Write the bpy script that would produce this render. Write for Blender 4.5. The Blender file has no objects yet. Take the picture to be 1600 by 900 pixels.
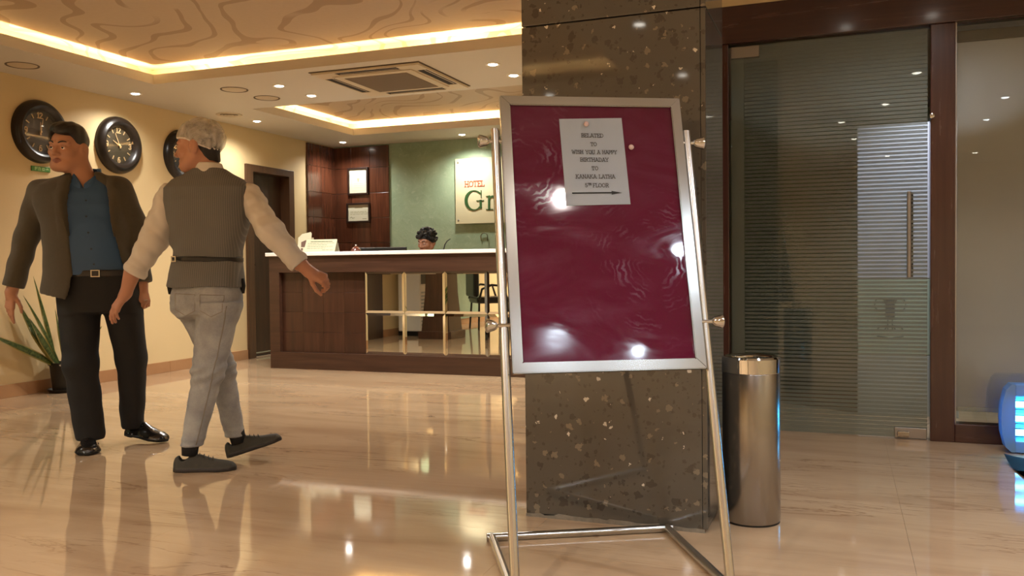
import bpy, bmesh, math, random
import numpy as np
from mathutils import Matrix, Vector
random.seed(7)
PI = math.pi
SC = bpy.context.scene
COL = SC.collection

# ------------------------------------------------------------------ camera
def camera():
    f, yaw, pit, rol = 1362.8, math.radians(20.766), math.radians(-1.402), math.radians(-.5944)
    fw = Vector((-math.sin(yaw)*math.cos(pit), math.cos(yaw)*math.cos(pit), math.sin(pit)))
    rt = Vector((math.cos(yaw), math.sin(yaw), 0)); up = rt.cross(fw)
    r2 = math.cos(rol)*rt + math.sin(rol)*up
    u2 = -math.sin(rol)*rt + math.cos(rol)*up
    cam = bpy.data.cameras.new('camera')
    cam.sensor_width = 36; cam.lens = 36*f/1600; cam.clip_start = .05
    o = bpy.data.objects.new('camera', cam); COL.objects.link(o)
    m = Matrix.Identity(4)
    for i in range(3):
        m[i][0], m[i][1], m[i][2] = r2[i], u2[i], -fw[i]
    m[2][3] = .95
    o.matrix_world = m
    SC.camera = o
camera()

# ------------------------------------------------------------------ world, exposure, lamps
SC.view_settings.view_transform = 'Standard'
SC.view_settings.look = 'None'
SC.view_settings.exposure = 0.18
SC.view_settings.gamma = 1.0
SC.view_settings.use_curve_mapping = False
W = bpy.data.worlds.new('world'); SC.world = W; W.use_nodes = True
W.node_tree.nodes['Background'].inputs[0].default_value = (.9, .75, .55, 1)
W.node_tree.nodes['Background'].inputs[1].default_value = .02

WARM = (1.0, .965, .90)
NEUT = (1.0, .93, .87)
COOL = (.72, .86, 1.0)
DAY = (.90, .92, 1.0)
COVE = (1.0, .84, .46)
P_WARM, P_NEUT, P_COOL = 27.0, 13.0, 15.0      # watts of one downlight
P_COVE, P_COVE_R = 5.5, 12.0                   # watts per metre of cove tube
# x, y, colour, watts : lobby downlights, the last ones unseen fill lamps
LAMPS = [
    (-5.60, 5.82, WARM, 9.0, 'first on the ceiling strip above the wall clocks'),
    (-4.31, 6.04, WARM, P_WARM, 'nearer of the two left of the air conditioner'),
    (-4.30, 6.49, WARM, P_WARM, 'farther of the two left of the air conditioner'),
    (-5.54, 7.38, WARM, 12.0, 'above the dark side door'),
    (-2.42, 6.03, WARM, P_WARM, 'nearer of the two right of the air conditioner'),
    (-2.41, 6.44, WARM, P_WARM, 'farther of the two right of the air conditioner'),
    (-5.55, 9.02, WARM, 13.0, 'in front of the dark wood wall panels'),
    (-4.02, 9.06, WARM, 17.0, 'above the green wall'),
    (0.02, 4.20, DAY, 6.0, 'above the glass door'),
    (0.51, 4.28, DAY, 6.5, 'above the post right of the glass door'),
    (0.55, 2.67, DAY, 4.0, 'in front of the glass door'),
    (-0.01, 0.34, DAY, 9.0, 'close over the camera side of the pillar'),
    (0.13, -1.05, DAY, P_NEUT, 'on the rear ceiling seen in the glass door'),
    (0.59, -3.06, DAY, P_NEUT, 'far back, seen in the glass door'),
    (-1.18, 0.81, NEUT, P_NEUT, 'mirrored high on the stone pillar'),
    (-1.18, -0.75, (.95, 1.0, .62), P_NEUT, 'mirrored lime white on the stone pillar'),
    (0.38, 1.29, NEUT, 9.0, 'mirrored beside the paper notice'),
    (1.39, 1.20, COOL, P_COOL, 'cool white, mirrored at the right rim of the sign'),
    (1.42, -0.12, COOL, P_COOL, 'cool white, mirrored low left in the sign'),
    (2.15, -0.03, COOL, P_COOL, 'cool white, mirrored low right in the sign'),
    (-5.60, 2.30, WARM, P_WARM, 'on the left ceiling strip behind the view'),
    (-3.60, -1.40, WARM, 115.0, 'unseen fill on the rear left ceiling, middle one'),  # unseen lamp, made strong to fill the people from the front
    (-2.40, -1.10, WARM, 90.0, 'added unseen fill on the rear ceiling behind the sign stand'),  # added unseen lamp, more frontal fill for the people
    (-4.80, -1.20, WARM, 85.0, 'added unseen fill on the rear left ceiling, nearest the left wall'),  # frontal fill added out of view, towards the left wall
    (1.85, 2.50, DAY, 36.0, 'added on the right to brighten the grey blind, outside the view'),  # unseen lamp added to lift the brightness of the blind
    (1.70, -3.20, DAY, 34.0, 'added to brighten the rear right corner behind the view'),  # added so the unseen rear room mirrors brighter in the glass
    (-1.60, -3.40, NEUT, 30.0, 'added to brighten the rear wall behind the view'),  # another added lamp, brightens the unseen rear wall
]

# ------------------------------------------------------------------ helpers
def world_of(o):
    m = o.matrix_basis.copy()
    return (world_of(o.parent) @ o.matrix_parent_inverse @ m) if o.parent else m

def attach(o, parent, local=False):
    o.parent = parent
    if not local:
        o.matrix_parent_inverse = world_of(parent).inverted()

def tag(o, label=None, cat=None, group=None, kind=None):
    if label: o['label'] = label
    if cat: o['category'] = cat
    if group: o['group'] = group
    if kind: o['kind'] = kind
    return o

def thing(name, label, cat, loc=(0, 0, 0), rz=0, group=None, kind=None):
    o = bpy.data.objects.new(name, None); COL.objects.link(o)
    o.empty_display_size = .1
    o.location = loc; o.rotation_euler = (0, 0, rz)
    return tag(o, label, cat, group, kind)

def obj(name, bm, mat, parent=None, local=False, smooth=False):
    me = bpy.data.meshes.new(name)
    bm.to_mesh(me); bm.free()
    return obm(name, me, mat, parent, local, smooth)

def obm(name, me, mat, parent=None, local=False, smooth=False):
    for m in (mat if isinstance(mat, (list, tuple)) else [mat]):
        me.materials.append(m)
    if smooth:
        me.polygons.foreach_set('use_smooth', [True]*len(me.polygons))
    o = bpy.data.objects.new(name, me); COL.objects.link(o)
    if parent: attach(o, parent, local)
    return o

def box(bm, x0, y0, z0, x1, y1, z1, bev=0, mtx=None, mi=0):
    r = bmesh.ops.create_cube(bm, size=1)
    vs = r['verts']
    for v in vs:
        v.co = Vector(((x0+x1)/2+v.co.x*(x1-x0), (y0+y1)/2+v.co.y*(y1-y0), (z0+z1)/2+v.co.z*(z1-z0)))
    fs = set(f for v in vs for f in v.link_faces)
    for f in fs: f.material_index = mi
    if bev:
        es = list(set(e for v in vs for e in v.link_edges))
        r = bmesh.ops.bevel(bm, geom=es, offset=bev, segments=2, profile=.5, affect='EDGES')
        vs = list(set(v for f in r['faces'] for v in f.verts) | set(v for v in vs if v.is_valid))
    if mtx:
        for v in vs: v.co = mtx @ v.co
    return vs

def bx(name, c, mat, parent=None, bev=0, local=False):
    bm = bmesh.new(); box(bm, *c, bev=bev)
    return obj(name, bm, mat, parent, local)

def tube(bm, pts, r, n=12, cap=True):
    pts = [Vector(p) for p in pts]
    rs = r if isinstance(r, (list, tuple)) else [r]*len(pts)
    rings = []
    prev = None
    for i, p in enumerate(pts):
        if i == 0: t = pts[1]-pts[0]
        elif i == len(pts)-1: t = pts[-1]-pts[-2]
        else: t = (pts[i+1]-p).normalized()+(p-pts[i-1]).normalized()
        t.normalize()
        if prev is None:
            a = Vector((0, 0, 1)) if abs(t.z) < .9 else Vector((1, 0, 0))
            u = t.cross(a).normalized()
        else:
            u = (prev - t*prev.dot(t)).normalized()
        prev = u
        w = t.cross(u)
        rings.append([bm.verts.new(p+(u*math.cos(2*PI*k/n)+w*math.sin(2*PI*k/n))*rs[i]) for k in range(n)])
    for a, b in zip(rings, rings[1:]):
        for k in range(n):
            bm.faces.new((a[k], a[(k+1) % n], b[(k+1) % n], b[k]))
    if cap:
        bm.faces.new(list(reversed(rings[0]))); bm.faces.new(rings[-1])
    return rings

def lathe(bm, prof, n=32, mtx=None, mi=0):
    """prof: (r, z) list, spun about z"""
    rings = []
    for r, z in prof:
        if r < 1e-6:
            rings.append([bm.verts.new((0, 0, z))])
        else:
            rings.append([bm.verts.new((r*math.cos(2*PI*k/n), r*math.sin(2*PI*k/n), z)) for k in range(n)])
    for a, b in zip(rings, rings[1:]):
        for k in range(n):
            k2 = (k+1) % n
            if len(a) == 1 and len(b) == 1: continue
            if len(a) == 1: f = bm.faces.new((a[0], b[k2], b[k]))
            elif len(b) == 1: f = bm.faces.new((a[k], a[k2], b[0]))
            else: f = bm.faces.new((a[k], a[k2], b[k2], b[k]))
            f.material_index = mi
    if mtx:
        for rg in rings:
            for v in rg: v.co = mtx @ v.co

def lathe_o(name, prof, mat, parent=None, n=32, mtx=None, local=False, smooth=True):
    bm = bmesh.new(); lathe(bm, prof, n, mtx)
    bmesh.ops.recalc_face_normals(bm, faces=bm.faces)
    o = obj(name, bm, mat, parent, local, smooth)
    if smooth: sharp(o)
    return o

def sharp(o, ang=35):
    me = o.data
    bm = bmesh.new(); bm.from_mesh(me)
    for e in bm.edges:
        if len(e.link_faces) == 2 and e.calc_face_angle(0) > math.radians(ang):
            e.smooth = False
    for f in bm.faces: f.smooth = True
    bm.to_mesh(me); bm.free()

def prism(bm, poly, z0, z1, mtx=None, mi=0):
    """poly: list of (x, y); extruded along z"""
    a = [bm.verts.new((x, y, z0)) for x, y in poly]
    b = [bm.verts.new((x, y, z1)) for x, y in poly]
    n = len(poly)
    fs = [bm.faces.new(list(reversed(a))), bm.faces.new(b)]
    for k in range(n):
        fs.append(bm.faces.new((a[k], a[(k+1) % n], b[(k+1) % n], b[k])))
    for f in fs: f.material_index = mi
    if mtx:
        for v in a+b: v.co = mtx @ v.co

def dup(root, loc, label=None, group=None):
    r = root.copy(); COL.objects.link(r); r.location = loc
    if label: r['label'] = label
    if group: r['group'] = group
    for ch in list(root.children):
        c = ch.copy(); COL.objects.link(c); c.parent = r
        for g in list(ch.children):
            d = g.copy(); COL.objects.link(d); d.parent = c
    return r

# ------------------------------------------------------------------ materials
def srgb(r, g, b):
    f = lambda c: ((c/255+.055)/1.055)**2.4 if c > 10 else c/255/12.92
    return (f(r), f(g), f(b), 1)

class N:
    """tiny node-tree writer"""
    def __init__(s, name):
        s.m = bpy.data.materials.new(name); s.m.use_nodes = True
        s.t = s.m.node_tree; s.b = s.t.nodes['Principled BSDF']; s.out = s.t.nodes['Material Output']
    def n(s, kind, **kw):
        nd = s.t.nodes.new('ShaderNode'+kind)
        for k, v in kw.items():
            if k in nd.inputs: s.set(nd.inputs[k], v)
            else: setattr(nd, k, v)
        return nd
    def set(s, sock, v):
        if hasattr(v, 'is_output') or isinstance(v, bpy.types.NodeSocket): s.t.links.new(v, sock)
        else: sock.default_value = v
    def p(s, **kw):
        al = dict(color='Base Color', rough='Roughness', metal='Metallic', coat='Coat Weight', coatr='Coat Roughness',
                  spec='Specular IOR Level', normal='Normal', emit='Emission Color', es='Emission Strength', alpha='Alpha',
                  sheen='Sheen Weight', trans='Transmission Weight', ior='IOR')
        for k, v in kw.items(): s.set(s.b.inputs[al[k]], v)
        return s
    def obj(s): return s.n('TexCoord').outputs['Object']
    def geo(s): return s.n('NewGeometry').outputs['Position']
    def map(s, src, scale=(1, 1, 1), rot=(0, 0, 0)):
        mp = s.n('Mapping'); s.t.links.new(src, mp.inputs['Vector'])
        mp.inputs['Scale'].default_value = scale; mp.inputs['Rotation'].default_value = rot
        return mp.outputs[0]
    def noise(s, vec, scale, detail=4, rough=.5, dist=0):
        nd = s.n('TexNoise'); s.t.links.new(vec, nd.inputs['Vector'])
        nd.inputs['Scale'].default_value = scale; nd.inputs['Detail'].default_value = detail
        nd.inputs['Roughness'].default_value = rough; nd.inputs['Distortion'].default_value = dist
        return nd.outputs['Fac']
    def ramp(s, fac, stops, interp='LINEAR'):
        nd = s.n('ValToRGB'); s.t.links.new(fac, nd.inputs[0]); cr = nd.color_ramp; cr.interpolation = interp
        while len(cr.elements) < len(stops): cr.elements.new(.5)
        for e, (pos, c) in zip(cr.elements, stops):
            e.position = pos; e.color = c if not isinstance(c, (int, float)) else (c, c, c, 1)
        return nd.outputs[0]
    def mix(s, fac, a, b, blend='MIX'):
        nd = s.n('Mix', data_type='RGBA', blend_type=blend)
        s.set(nd.inputs[0], fac); s.set(nd.inputs[6], a); s.set(nd.inputs[7], b)
        return nd.outputs[2]
    def math(s, op, a, b=0.0, c=0.0):
        nd = s.n('Math', operation=op)
        s.set(nd.inputs[0], a); s.set(nd.inputs[1], b); s.set(nd.inputs[2], c)
        return nd.outputs[0]
    def bump(s, h, strength=.3, dist=.01):
        nd = s.n('Bump'); s.t.links.new(h, nd.inputs['Height'])
        nd.inputs['Strength'].default_value = strength; nd.inputs['Distance'].default_value = dist
        return nd.outputs[0]

def plain(name, c, rough=.5, metal=0, **kw):
    k = N(name); k.p(color=c, rough=rough, metal=metal, **kw); return k.m

def noisy(name, c1, c2, scale=20, rough=.6, bump=0, bdist=.004, **kw):
    k = N(name); v = k.obj(); f = k.noise(v, scale, 5)
    k.p(color=k.mix(f, c1, c2), rough=rough, **kw)
    if bump: k.p(normal=k.bump(k.noise(v, scale*6, 3), bump, bdist))
    return k.m

def emit(name, c, s):
    k = N(name); k.p(color=(0, 0, 0, 1), emit=c, es=s); return k.m

M = {}
M['wall'] = noisy('cream_paint', srgb(212, 188, 142), srgb(203, 178, 132), 1.3, .55)
M['slab'] = noisy('ceiling_paint', srgb(208, 198, 180), srgb(200, 190, 172), 1.5, .6)
def m_floor():
    k = N('polished_beige_marble'); g = k.geo()
    a = k.noise(k.map(g, (.5, 2.6, 1), (0, 0, .05)), 1.3, 5, .6, .8)
    b = k.noise(k.map(g, (1.6, 14, 1), (0, 0, -.04)), 1.8, 4, .55, .3)
    v = k.noise(k.map(g, (.30, 2.2, 1), (0, 0, .12)), 1.7, 6, .62, 1.4)
    gate = k.ramp(k.noise(k.map(g, (.8, 1.6, 1)), 1.1, 2), [(.46, 0.0), (.60, 1.0)])
    c = k.ramp(a, [(.30, srgb(164, 134, 104)), (.5, srgb(178, 150, 118)), (.72, srgb(189, 162, 130))])
    c = k.mix(k.math('MULTIPLY', k.ramp(b, [(.48, .0), (.66, .20)]), k.math('MULTIPLY_ADD', gate, .8, .2)), c, srgb(148, 112, 80))
    line = k.math('MULTIPLY', k.ramp(v, [(.486, 0.0), (.498, .6), (.502, .6), (.514, 0.0)]), gate)
    c = k.mix(line, c, srgb(118, 80, 54))
    k.p(color=c, rough=k.ramp(b, [(.3, .04), (.8, .08)]), spec=.6)
    return k.m
M['floor'] = m_floor()
def m_paper():
    k = N('swirl_wallpaper'); g = k.geo()
    d = k.n('TexNoise'); k.t.links.new(g, d.inputs['Vector']); d.inputs['Scale'].default_value = 1.25; d.inputs['Detail'].default_value = 1.0
    off = k.n('VectorMath', operation='MULTIPLY_ADD'); k.t.links.new(d.outputs['Color'], off.inputs[0])
    off.inputs[1].default_value = (1.7, 1.7, 0); k.t.links.new(g, off.inputs[2])
    w = k.n('TexWave', wave_type='BANDS', bands_direction='DIAGONAL', wave_profile='SIN')
    k.t.links.new(off.outputs[0], w.inputs['Vector'])
    w.inputs['Scale'].default_value = 1.7; w.inputs['Distortion'].default_value = 3.0; w.inputs['Detail'].default_value = 0; w.inputs['Detail Scale'].default_value = 1.2
    wid = k.noise(g, 2.6, 1)
    thr = k.math('MULTIPLY_ADD', wid, -.30, 1.06)
    st = k.math('GREATER_THAN', w.outputs['Fac'], thr)
    gap = k.ramp(k.noise(g, 1.9, 1), [(.34, 0), (.40, 1)])
    fac = k.math('MULTIPLY', st, gap)
    c = k.mix(k.noise(g, 30, 3), srgb(192, 168, 140), srgb(184, 160, 132))
    k.p(color=k.mix(k.math('MULTIPLY', fac, .7), c, srgb(150, 120, 88)), rough=.55)
    return k.m
M['paper'] = m_paper()
def m_wood(name, c1, c2, c3, axis='z', rough=.24, coat=.35, rnd=.35, sc=1.0):
    k = N(name); v = k.geo()
    s = {'z': (14, 14, .9), 'x': (.9, 14, 14)}[axis]
    a = k.noise(k.map(v, tuple(q*sc for q in s)), 2.2, 6, .6, .4)
    c = k.ramp(a, [(.28, c1), (.52, c2), (.75, c3)])
    if rnd:
        r = k.n('ObjectInfo').outputs['Random']
        hs = k.n('HueSaturation'); k.t.links.new(c, hs.inputs['Color'])
        k.t.links.new(k.math('MULTIPLY_ADD', r, rnd*2, 1-rnd), hs.inputs['Value']); c = hs.outputs[0]
    k.p(color=c, rough=k.math('MULTIPLY_ADD', a, .12, rough-.06), coat=coat, coatr=.12)
    return k.m
M['panel'] = m_wood('mahogany_panel', srgb(58, 32, 21), srgb(76, 41, 26), srgb(92, 52, 34), rnd=.24)
M['cwood'] = m_wood('counter_wood', srgb(54, 34, 24), srgb(66, 42, 30), srgb(76, 50, 36), 'x', .34, .15, 0)
M['cpanel'] = m_wood('counter_panel', srgb(50, 30, 20), srgb(62, 37, 25), srgb(74, 45, 31), 'z', .32, .2, .16)
M['dwood'] = m_wood('door_frame_wood', srgb(58, 32, 26), srgb(68, 38, 30), srgb(78, 46, 36), 'x', .26, .5, 0)
M['dwood_z'] = m_wood('door_post_wood', srgb(58, 32, 26), srgb(68, 38, 30), srgb(78, 46, 36), 'z', .26, .5, 0)
M['dark_door'] = m_wood('dark_door_wood', srgb(46, 30, 20), srgb(58, 38, 24), srgb(68, 46, 30), 'z', .35, .1, 0)
M['frame_door'] = m_wood('side_door_frame', srgb(64, 42, 26), srgb(78, 52, 32), srgb(90, 62, 40), 'z', .35, .1, 0)
def m_green():
    k = N('green_textured_plaster'); g = k.geo()
    a = k.noise(g, 2.2, 6, .65, .8); b = k.noise(g, 14, 5, .7, 1.0)
    c = k.ramp(a, [(.35, srgb(132, 152, 122)), (.6, srgb(150, 168, 138))])
    c = k.mix(k.ramp(b, [(.55, 0.0), (.72, .6)]), c, srgb(176, 186, 158))
    k.p(color=c, rough=.5, normal=k.bump(b, .25, .01)); return k.m
M['green'] = m_green()
def m_stone():
    k = N('dark_flecked_granite'); g = k.geo()
    base = k.mix(k.noise(g, 5, 5), srgb(92, 87, 79), srgb(77, 73, 66))
    def spots(scale, thr, soft, seed):
        v = k.n('TexVoronoi', voronoi_dimensions='3D'); v.inputs['Scale'].default_value = scale
        mp = k.n('Mapping'); k.t.links.new(g, mp.inputs[0]); mp.inputs['Location'].default_value = (seed, seed*1.7, seed*.3)
        nz = k.n('TexNoise'); k.t.links.new(g, nz.inputs['Vector']); nz.inputs['Scale'].default_value = scale*2.2
        ad = k.n('VectorMath', operation='MULTIPLY_ADD'); k.t.links.new(nz.outputs['Color'], ad.inputs[0]); ad.inputs[1].default_value = (.9/scale,)*3
        k.t.links.new(mp.outputs[0], ad.inputs[2]); k.t.links.new(ad.outputs[0], v.inputs['Vector'])
        sep = k.n('SeparateColor'); k.t.links.new(v.outputs['Color'], sep.inputs[0])
        size = k.math('MULTIPLY_ADD', k.math('POWER', sep.outputs[0], 3.0), .42, thr)
        return k.math('LESS_THAN', v.outputs['Distance'], size), sep.outputs[1]
    s1, r1 = spots(21, .02, 0, 3.1); c = k.mix(k.math('MULTIPLY', s1, .55), base, srgb(52, 46, 38))
    s2, r2 = spots(55, .05, 0, 7.7); c = k.mix(k.math('MULTIPLY', s2, .6), c, srgb(62, 55, 45))
    s3, r3 = spots(30, .0, 0, 11.3); s3 = k.math('MULTIPLY', s3, k.math('GREATER_THAN', r3, .62)); c = k.mix(k.math('MULTIPLY', s3, .75), c, srgb(128, 118, 100))
    s4, r4 = spots(42, -.08, 0, 5.9); s4 = k.math('MULTIPLY', s4, k.math('GREATER_THAN', r4, .80)); c = k.mix(s4, c, srgb(205, 198, 184))
    k.p(color=c, rough=.045, spec=.6); return k.m
M['stone'] = m_stone()
M['chip'] = noisy('chipped_stone_edge', srgb(150, 140, 124), srgb(96, 88, 74), 40, .9, .6)
def m_steel(name, c, rough, axis, amt=.04):
    k = N(name); v = k.obj()
    s = {'x': (1, 120, 120), 'z': (120, 120, 1), 'y': (120, 1, 120)}[axis]
    a = k.noise(k.map(v, s), 3, 3)
    k.p(color=c, metal=1, rough=k.math('MULTIPLY_ADD', a, amt*2, rough-amt)); return k.m
M['steel_x'] = m_steel('brushed_steel_rail', srgb(182, 181, 178), .22, 'x', .02)
M['steel_z'] = m_steel('brushed_steel_stile', srgb(182, 181, 178), .22, 'z', .02)
M['steel_tube'] = m_steel('satin_steel_tube', srgb(206, 204, 200), .24, 'z', .02)
M['bin'] = m_steel('brushed_steel_bin', srgb(160, 157, 154), .24, 'z', .03)
M['chrome'] = plain('polished_chrome', srgb(205, 204, 202), .08, 1)
M['brass'] = plain('satin_metal_fitting', srgb(168, 162, 154), .35, .8)
M['mirror'] = plain('mirror_glass', srgb(226, 226, 214), .012, 1)
M['black'] = plain('black_plastic', srgb(20, 18, 16), .35)
M['white'] = plain('white_plastic', srgb(222, 214, 200), .4)
M['white_top'] = plain('white_solid_surface', srgb(235, 225, 215), .22)
M['ink'] = plain('printing_ink', srgb(60, 60, 62), .6)
M['ink_black'] = plain('black_ink', srgb(22, 22, 24), .6)
M['paper_w'] = plain('white_copy_paper', srgb(214, 224, 236), .7)
M['lens'] = emit('lit_lamp_lens', (1, .93, .80, 1), 16)
M['lens_c'] = emit('lit_cool_lamp_lens', (.86, .94, 1, 1), 18)

# ------------------------------------------------------------------ slab-serif lettering drawn as strokes
def arc(cx, cy, rx, ry, a0, a1, n=10):
    return [(cx+rx*math.cos(math.radians(a0+(a1-a0)*i/n)), cy+ry*math.sin(math.radians(a0+(a1-a0)*i/n))) for i in range(n+1)]
def _sv(x, y, h=.12): return [(x-h, y), (x+h, y)]
GL = {
 'A': (.8, [[(.08, 0), (.40, 1), (.72, 0)], [(.2, .34), (.6, .34)], _sv(.1, 0, .1), _sv(.7, 0, .1), _sv(.38, 1, .08)]),
 'B': (.72, [[(.15, 0), (.15, 1)], [(.05, 1), (.42, 1)]+arc(.42, .76, .2, .24, 90, -90, 6)+[(.15, .52)], [(.42, .52)]+arc(.44, .26, .22, .26, 90, -90, 6)+[(.05, 0)]]),
 'D': (.78, [[(.15, 0), (.15, 1)], [(.05, 1), (.35, 1)]+arc(.35, .5, .34, .5, 90, -90, 8)+[(.05, 0)]]),
 'E': (.68, [[(.15, 0), (.15, 1)], [(.05, 1), (.6, 1), (.6, .84)], [(.15, .52), (.48, .52)], [(.05, 0), (.62, 0), (.62, .18)]]),
 'F': (.66, [[(.15, 0), (.15, 1)], [(.05, 1), (.6, 1), (.6, .84)], [(.15, .52), (.48, .52)], _sv(.15, 0)]),
 'H': (.82, [[(.15, 0), (.15, 1)], [(.67, 0), (.67, 1)], [(.15, .52), (.67, .52)], _sv(.15, 0), _sv(.15, 1), _sv(.67, 0), _sv(.67, 1)]),
 'I': (.42, [[(.2, 0), (.2, 1)], _sv(.2, 0, .14), _sv(.2, 1, .14)]),
 'K': (.78, [[(.15, 0), (.15, 1)], [(.64, 1), (.17, .46)], [(.32, .62), (.68, 0)], _sv(.15, 0), _sv(.15, 1), _sv(.62, 1, .1), _sv(.66, 0, .1)]),
 'L': (.64, [[(.15, 0), (.15, 1)], [(.05, 0), (.58, 0), (.58, .2)], _sv(.15, 1)]),
 'N': (.84, [[(.15, 0), (.15, 1), (.67, 0), (.67, 1)], _sv(.15, 0), _sv(.67, 1), _sv(.13, 1, .08)]),
 'O': (.84, [arc(.41, .5, .34, .5, 0, 360, 16)]),
 'P': (.68, [[(.15, 0), (.15, 1)], [(.05, 1), (.4, 1)]+arc(.4, .74, .22, .26, 90, -90, 6)+[(.15, .48)], _sv(.15, 0)]),
 'R': (.76, [[(.15, 0), (.15, 1)], [(.05, 1), (.4, 1)]+arc(.4, .75, .22, .25, 90, -90, 6)+[(.15, .5)], [(.4, .5), (.62, 0), (.74, 0)], _sv(.15, 0)]),
 'S': (.66, [arc(.33, .75, .24, .25, 30, 250, 8)[0:]+arc(.33, .26, .26, .26, 80, -150, 9)]),
 'T': (.72, [[(.35, 0), (.35, 1)], [(.04, .82), (.04, 1), (.66, 1), (.66, .82)], _sv(.35, 0, .13)]),
 'U': (.82, [[(.14, 1), (.14, .32)]+arc(.41, .3, .27, .3, 180, 360, 8)+[(.68, 1)], _sv(.14, 1), _sv(.68, 1)]),
 'W': (1.04, [[(.08, 1), (.3, 0), (.5, .8), (.7, 0), (.92, 1)], _sv(.1, 1, .1), _sv(.9, 1, .1)]),
 'Y': (.78, [[(.08, 1), (.38, .46), (.68, 1)], [(.38, .46), (.38, 0)], _sv(.1, 1, .1), _sv(.66, 1, .1), _sv(.38, 0)]),
 '1': (.5, [[(.08, .8), (.25, 1), (.25, 0)], _sv(.25, 0, .14)]),
 '2': (.66, [arc(.32, .72, .25, .27, 160, -30, 8)+[(.06, 0), (.6, 0)]]),
 '3': (.66, [arc(.3, .75, .25, .24, 150, -80, 8), arc(.3, .26, .28, .27, 80, -150, 9)]),
 '5': (.66, [[(.55, 1), (.14, 1), (.12, .56)]+arc(.3, .32, .27, .3, 120, -150, 9)]),
 '6': (.68, [[(.5, .98)]+arc(.36, .36, .28, .62, 100, 180, 5)+arc(.34, .3, .26, .3, 180, 540, 14)]),
 '9': (.68, [[(.18, .02)]+arc(.32, .64, .28, .62, -80, 0, 5)+arc(.34, .7, .26, .3, 0, 360, 14)]),
 ' ': (.5, []),
}
def strokes(bm, lines, w, fmap, th):
    """ribbons of width w along each polyline; fmap(x, y, t) -> 3D"""
    cnt = 0; th0 = th
    for ln in lines:
        for (ax, ay), (bx_, by) in zip(ln, ln[1:]):
            dx, dy = bx_-ax, by-ay; L = math.hypot(dx, dy)
            if L < 1e-9: continue
            cnt += 1; th = th0+1.5e-5*(cnt % 9)
            dx /= L; dy /= L; e = w*.5
            q = [(ax-dx*e-dy*e, ay-dy*e+dx*e), (ax-dx*e+dy*e, ay-dy*e-dx*e), (bx_+dx*e+dy*e, by+dy*e-dx*e), (bx_+dx*e-dy*e, by+dy*e+dx*e)]
            lo = [bm.verts.new(fmap(x, y, 0)) for x, y in q]; hi = [bm.verts.new(fmap(x, y, th)) for x, y in q]
            bm.faces.new(hi)
            for i in range(4):
                bm.faces.new((lo[i], lo[(i+1) % 4], hi[(i+1) % 4], hi[i]))
def text_lines(s, h, track=1.0):
    out = []; x = 0
    for ch in s:
        wd, st = GL[ch]
        for ln in st: out.append([(x+px*h, py*h) for px, py in ln])
        x += wd*h*track
    return out, x
def text(bm, s, cx, y, h, w, fmap, th=.0004, track=1.0, width=None, left=False):
    ls, tot = text_lines(s, h, track)
    k = width/tot if width else 1
    x0 = cx if left else cx-tot*k/2
    strokes(bm, [[(x0+px*k, y+py) for px, py in ln] for ln in ls], w, fmap, th)

# ------------------------------------------------------------------ structure
XL, YB, ZC = -5.9, 9.38, 2.45
def struct(name, bm, mat, label, cat):
    return tag(obj(name, bm, mat), label, cat, kind='structure')

bm = bmesh.new(); box(bm, -6.1, -4.7, -.1, 2.8, 9.6, -.004)
flr = struct('floor', bm, plain('dark_joint_grout', srgb(120, 92, 66), .8), 'polished beige marble floor with long brown veins', 'floor')
XJ, YJ = -2.29, .9                 # wide slabs with hairline joints
fx = [-6.1]+[XJ+1.25*i for i in range(-3, 6) if -6.1 < XJ+1.25*i < 2.8]+[2.8]
fy = [-4.7]+[YJ+2.0*i for i in range(-2, 5) if -4.7 < YJ+2.0*i < 9.6]+[9.6]
for i in range(len(fx)-1):
    for j in range(len(fy)-1):
        bx('floor_slab', (fx[i]+.0004, fy[j]+.0004, -.02, fx[i+1]-.0004, fy[j+1]-.0004, 0), M['floor'], flr)

# ceiling slab with two recessed coves
MC = (-5.195, -.60, -1.60, 5.596)     # main cove  x0 y0 x1 y1
RC = (-5.165, 6.81, -2.00, 8.615)     # reception cove
bm = bmesh.new()
xs = [-6.1, MC[0], RC[0], RC[2], MC[2], 2.8]; ys = [-4.7, MC[1], MC[3], RC[1], RC[3], 9.6]
for i in range(5):
    for j in range(5):
        cx, cy = (xs[i]+xs[i+1])/2, (ys[j]+ys[j+1])/2
        if MC[0] < cx < MC[2] and MC[1] < cy < MC[3]: continue
        if RC[0] < cx < RC[2] and RC[1] < cy < RC[3]: continue
        box(bm, xs[i], ys[j], ZC, xs[i+1], ys[j+1], ZC+.02)
ceil = struct('ceiling', bm, M['slab'], 'cream dropped ceiling with two lit recessed coves', 'ceiling')
def cove(c, pocket, z2):
    x0, y0, x1, y1 = c; p = pocket; zl = 2.526; t = .012
    bm = bmesh.new()
    e = .001
    box(bm, x0-t, y0-t, ZC+e, x0+e, y1+t, zl); box(bm, x1-e, y0-t, ZC+e, x1+t, y1+t, zl)
    box(bm, x0+e, y0-t, ZC+e, x1-e, y0+e, zl); box(bm, x0+e, y1-e, ZC+e, x1-e, y1+t, zl)
    obj('cove_lip', bm, M['slab'], ceil)
    bm = bmesh.new(); box(bm, x0-p-.05, y0-p-.05, z2, x1+p+.05, y1+p+.05, z2+.03)
    obj('cove_ceiling', bm, M['paper'], ceil)
    bm = bmesh.new()
    for a in ((x0-p-.02, y0-p, x0-p, y1+p), (x1+p, y0-p, x1+p+.02, y1+p), (x0-p-.02, y0-p-.02, x1+p+.02, y0-p), (x0-p-.02, y1+p, x1+p+.02, y1+p+.02)):
        box(bm, a[0], a[1], ZC+.02, a[2], a[3], z2)
    obj('cove_wall', bm, M['paper'], ceil)
cove(MC, .13, 2.60); cove(RC, .13, 2.60)
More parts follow.
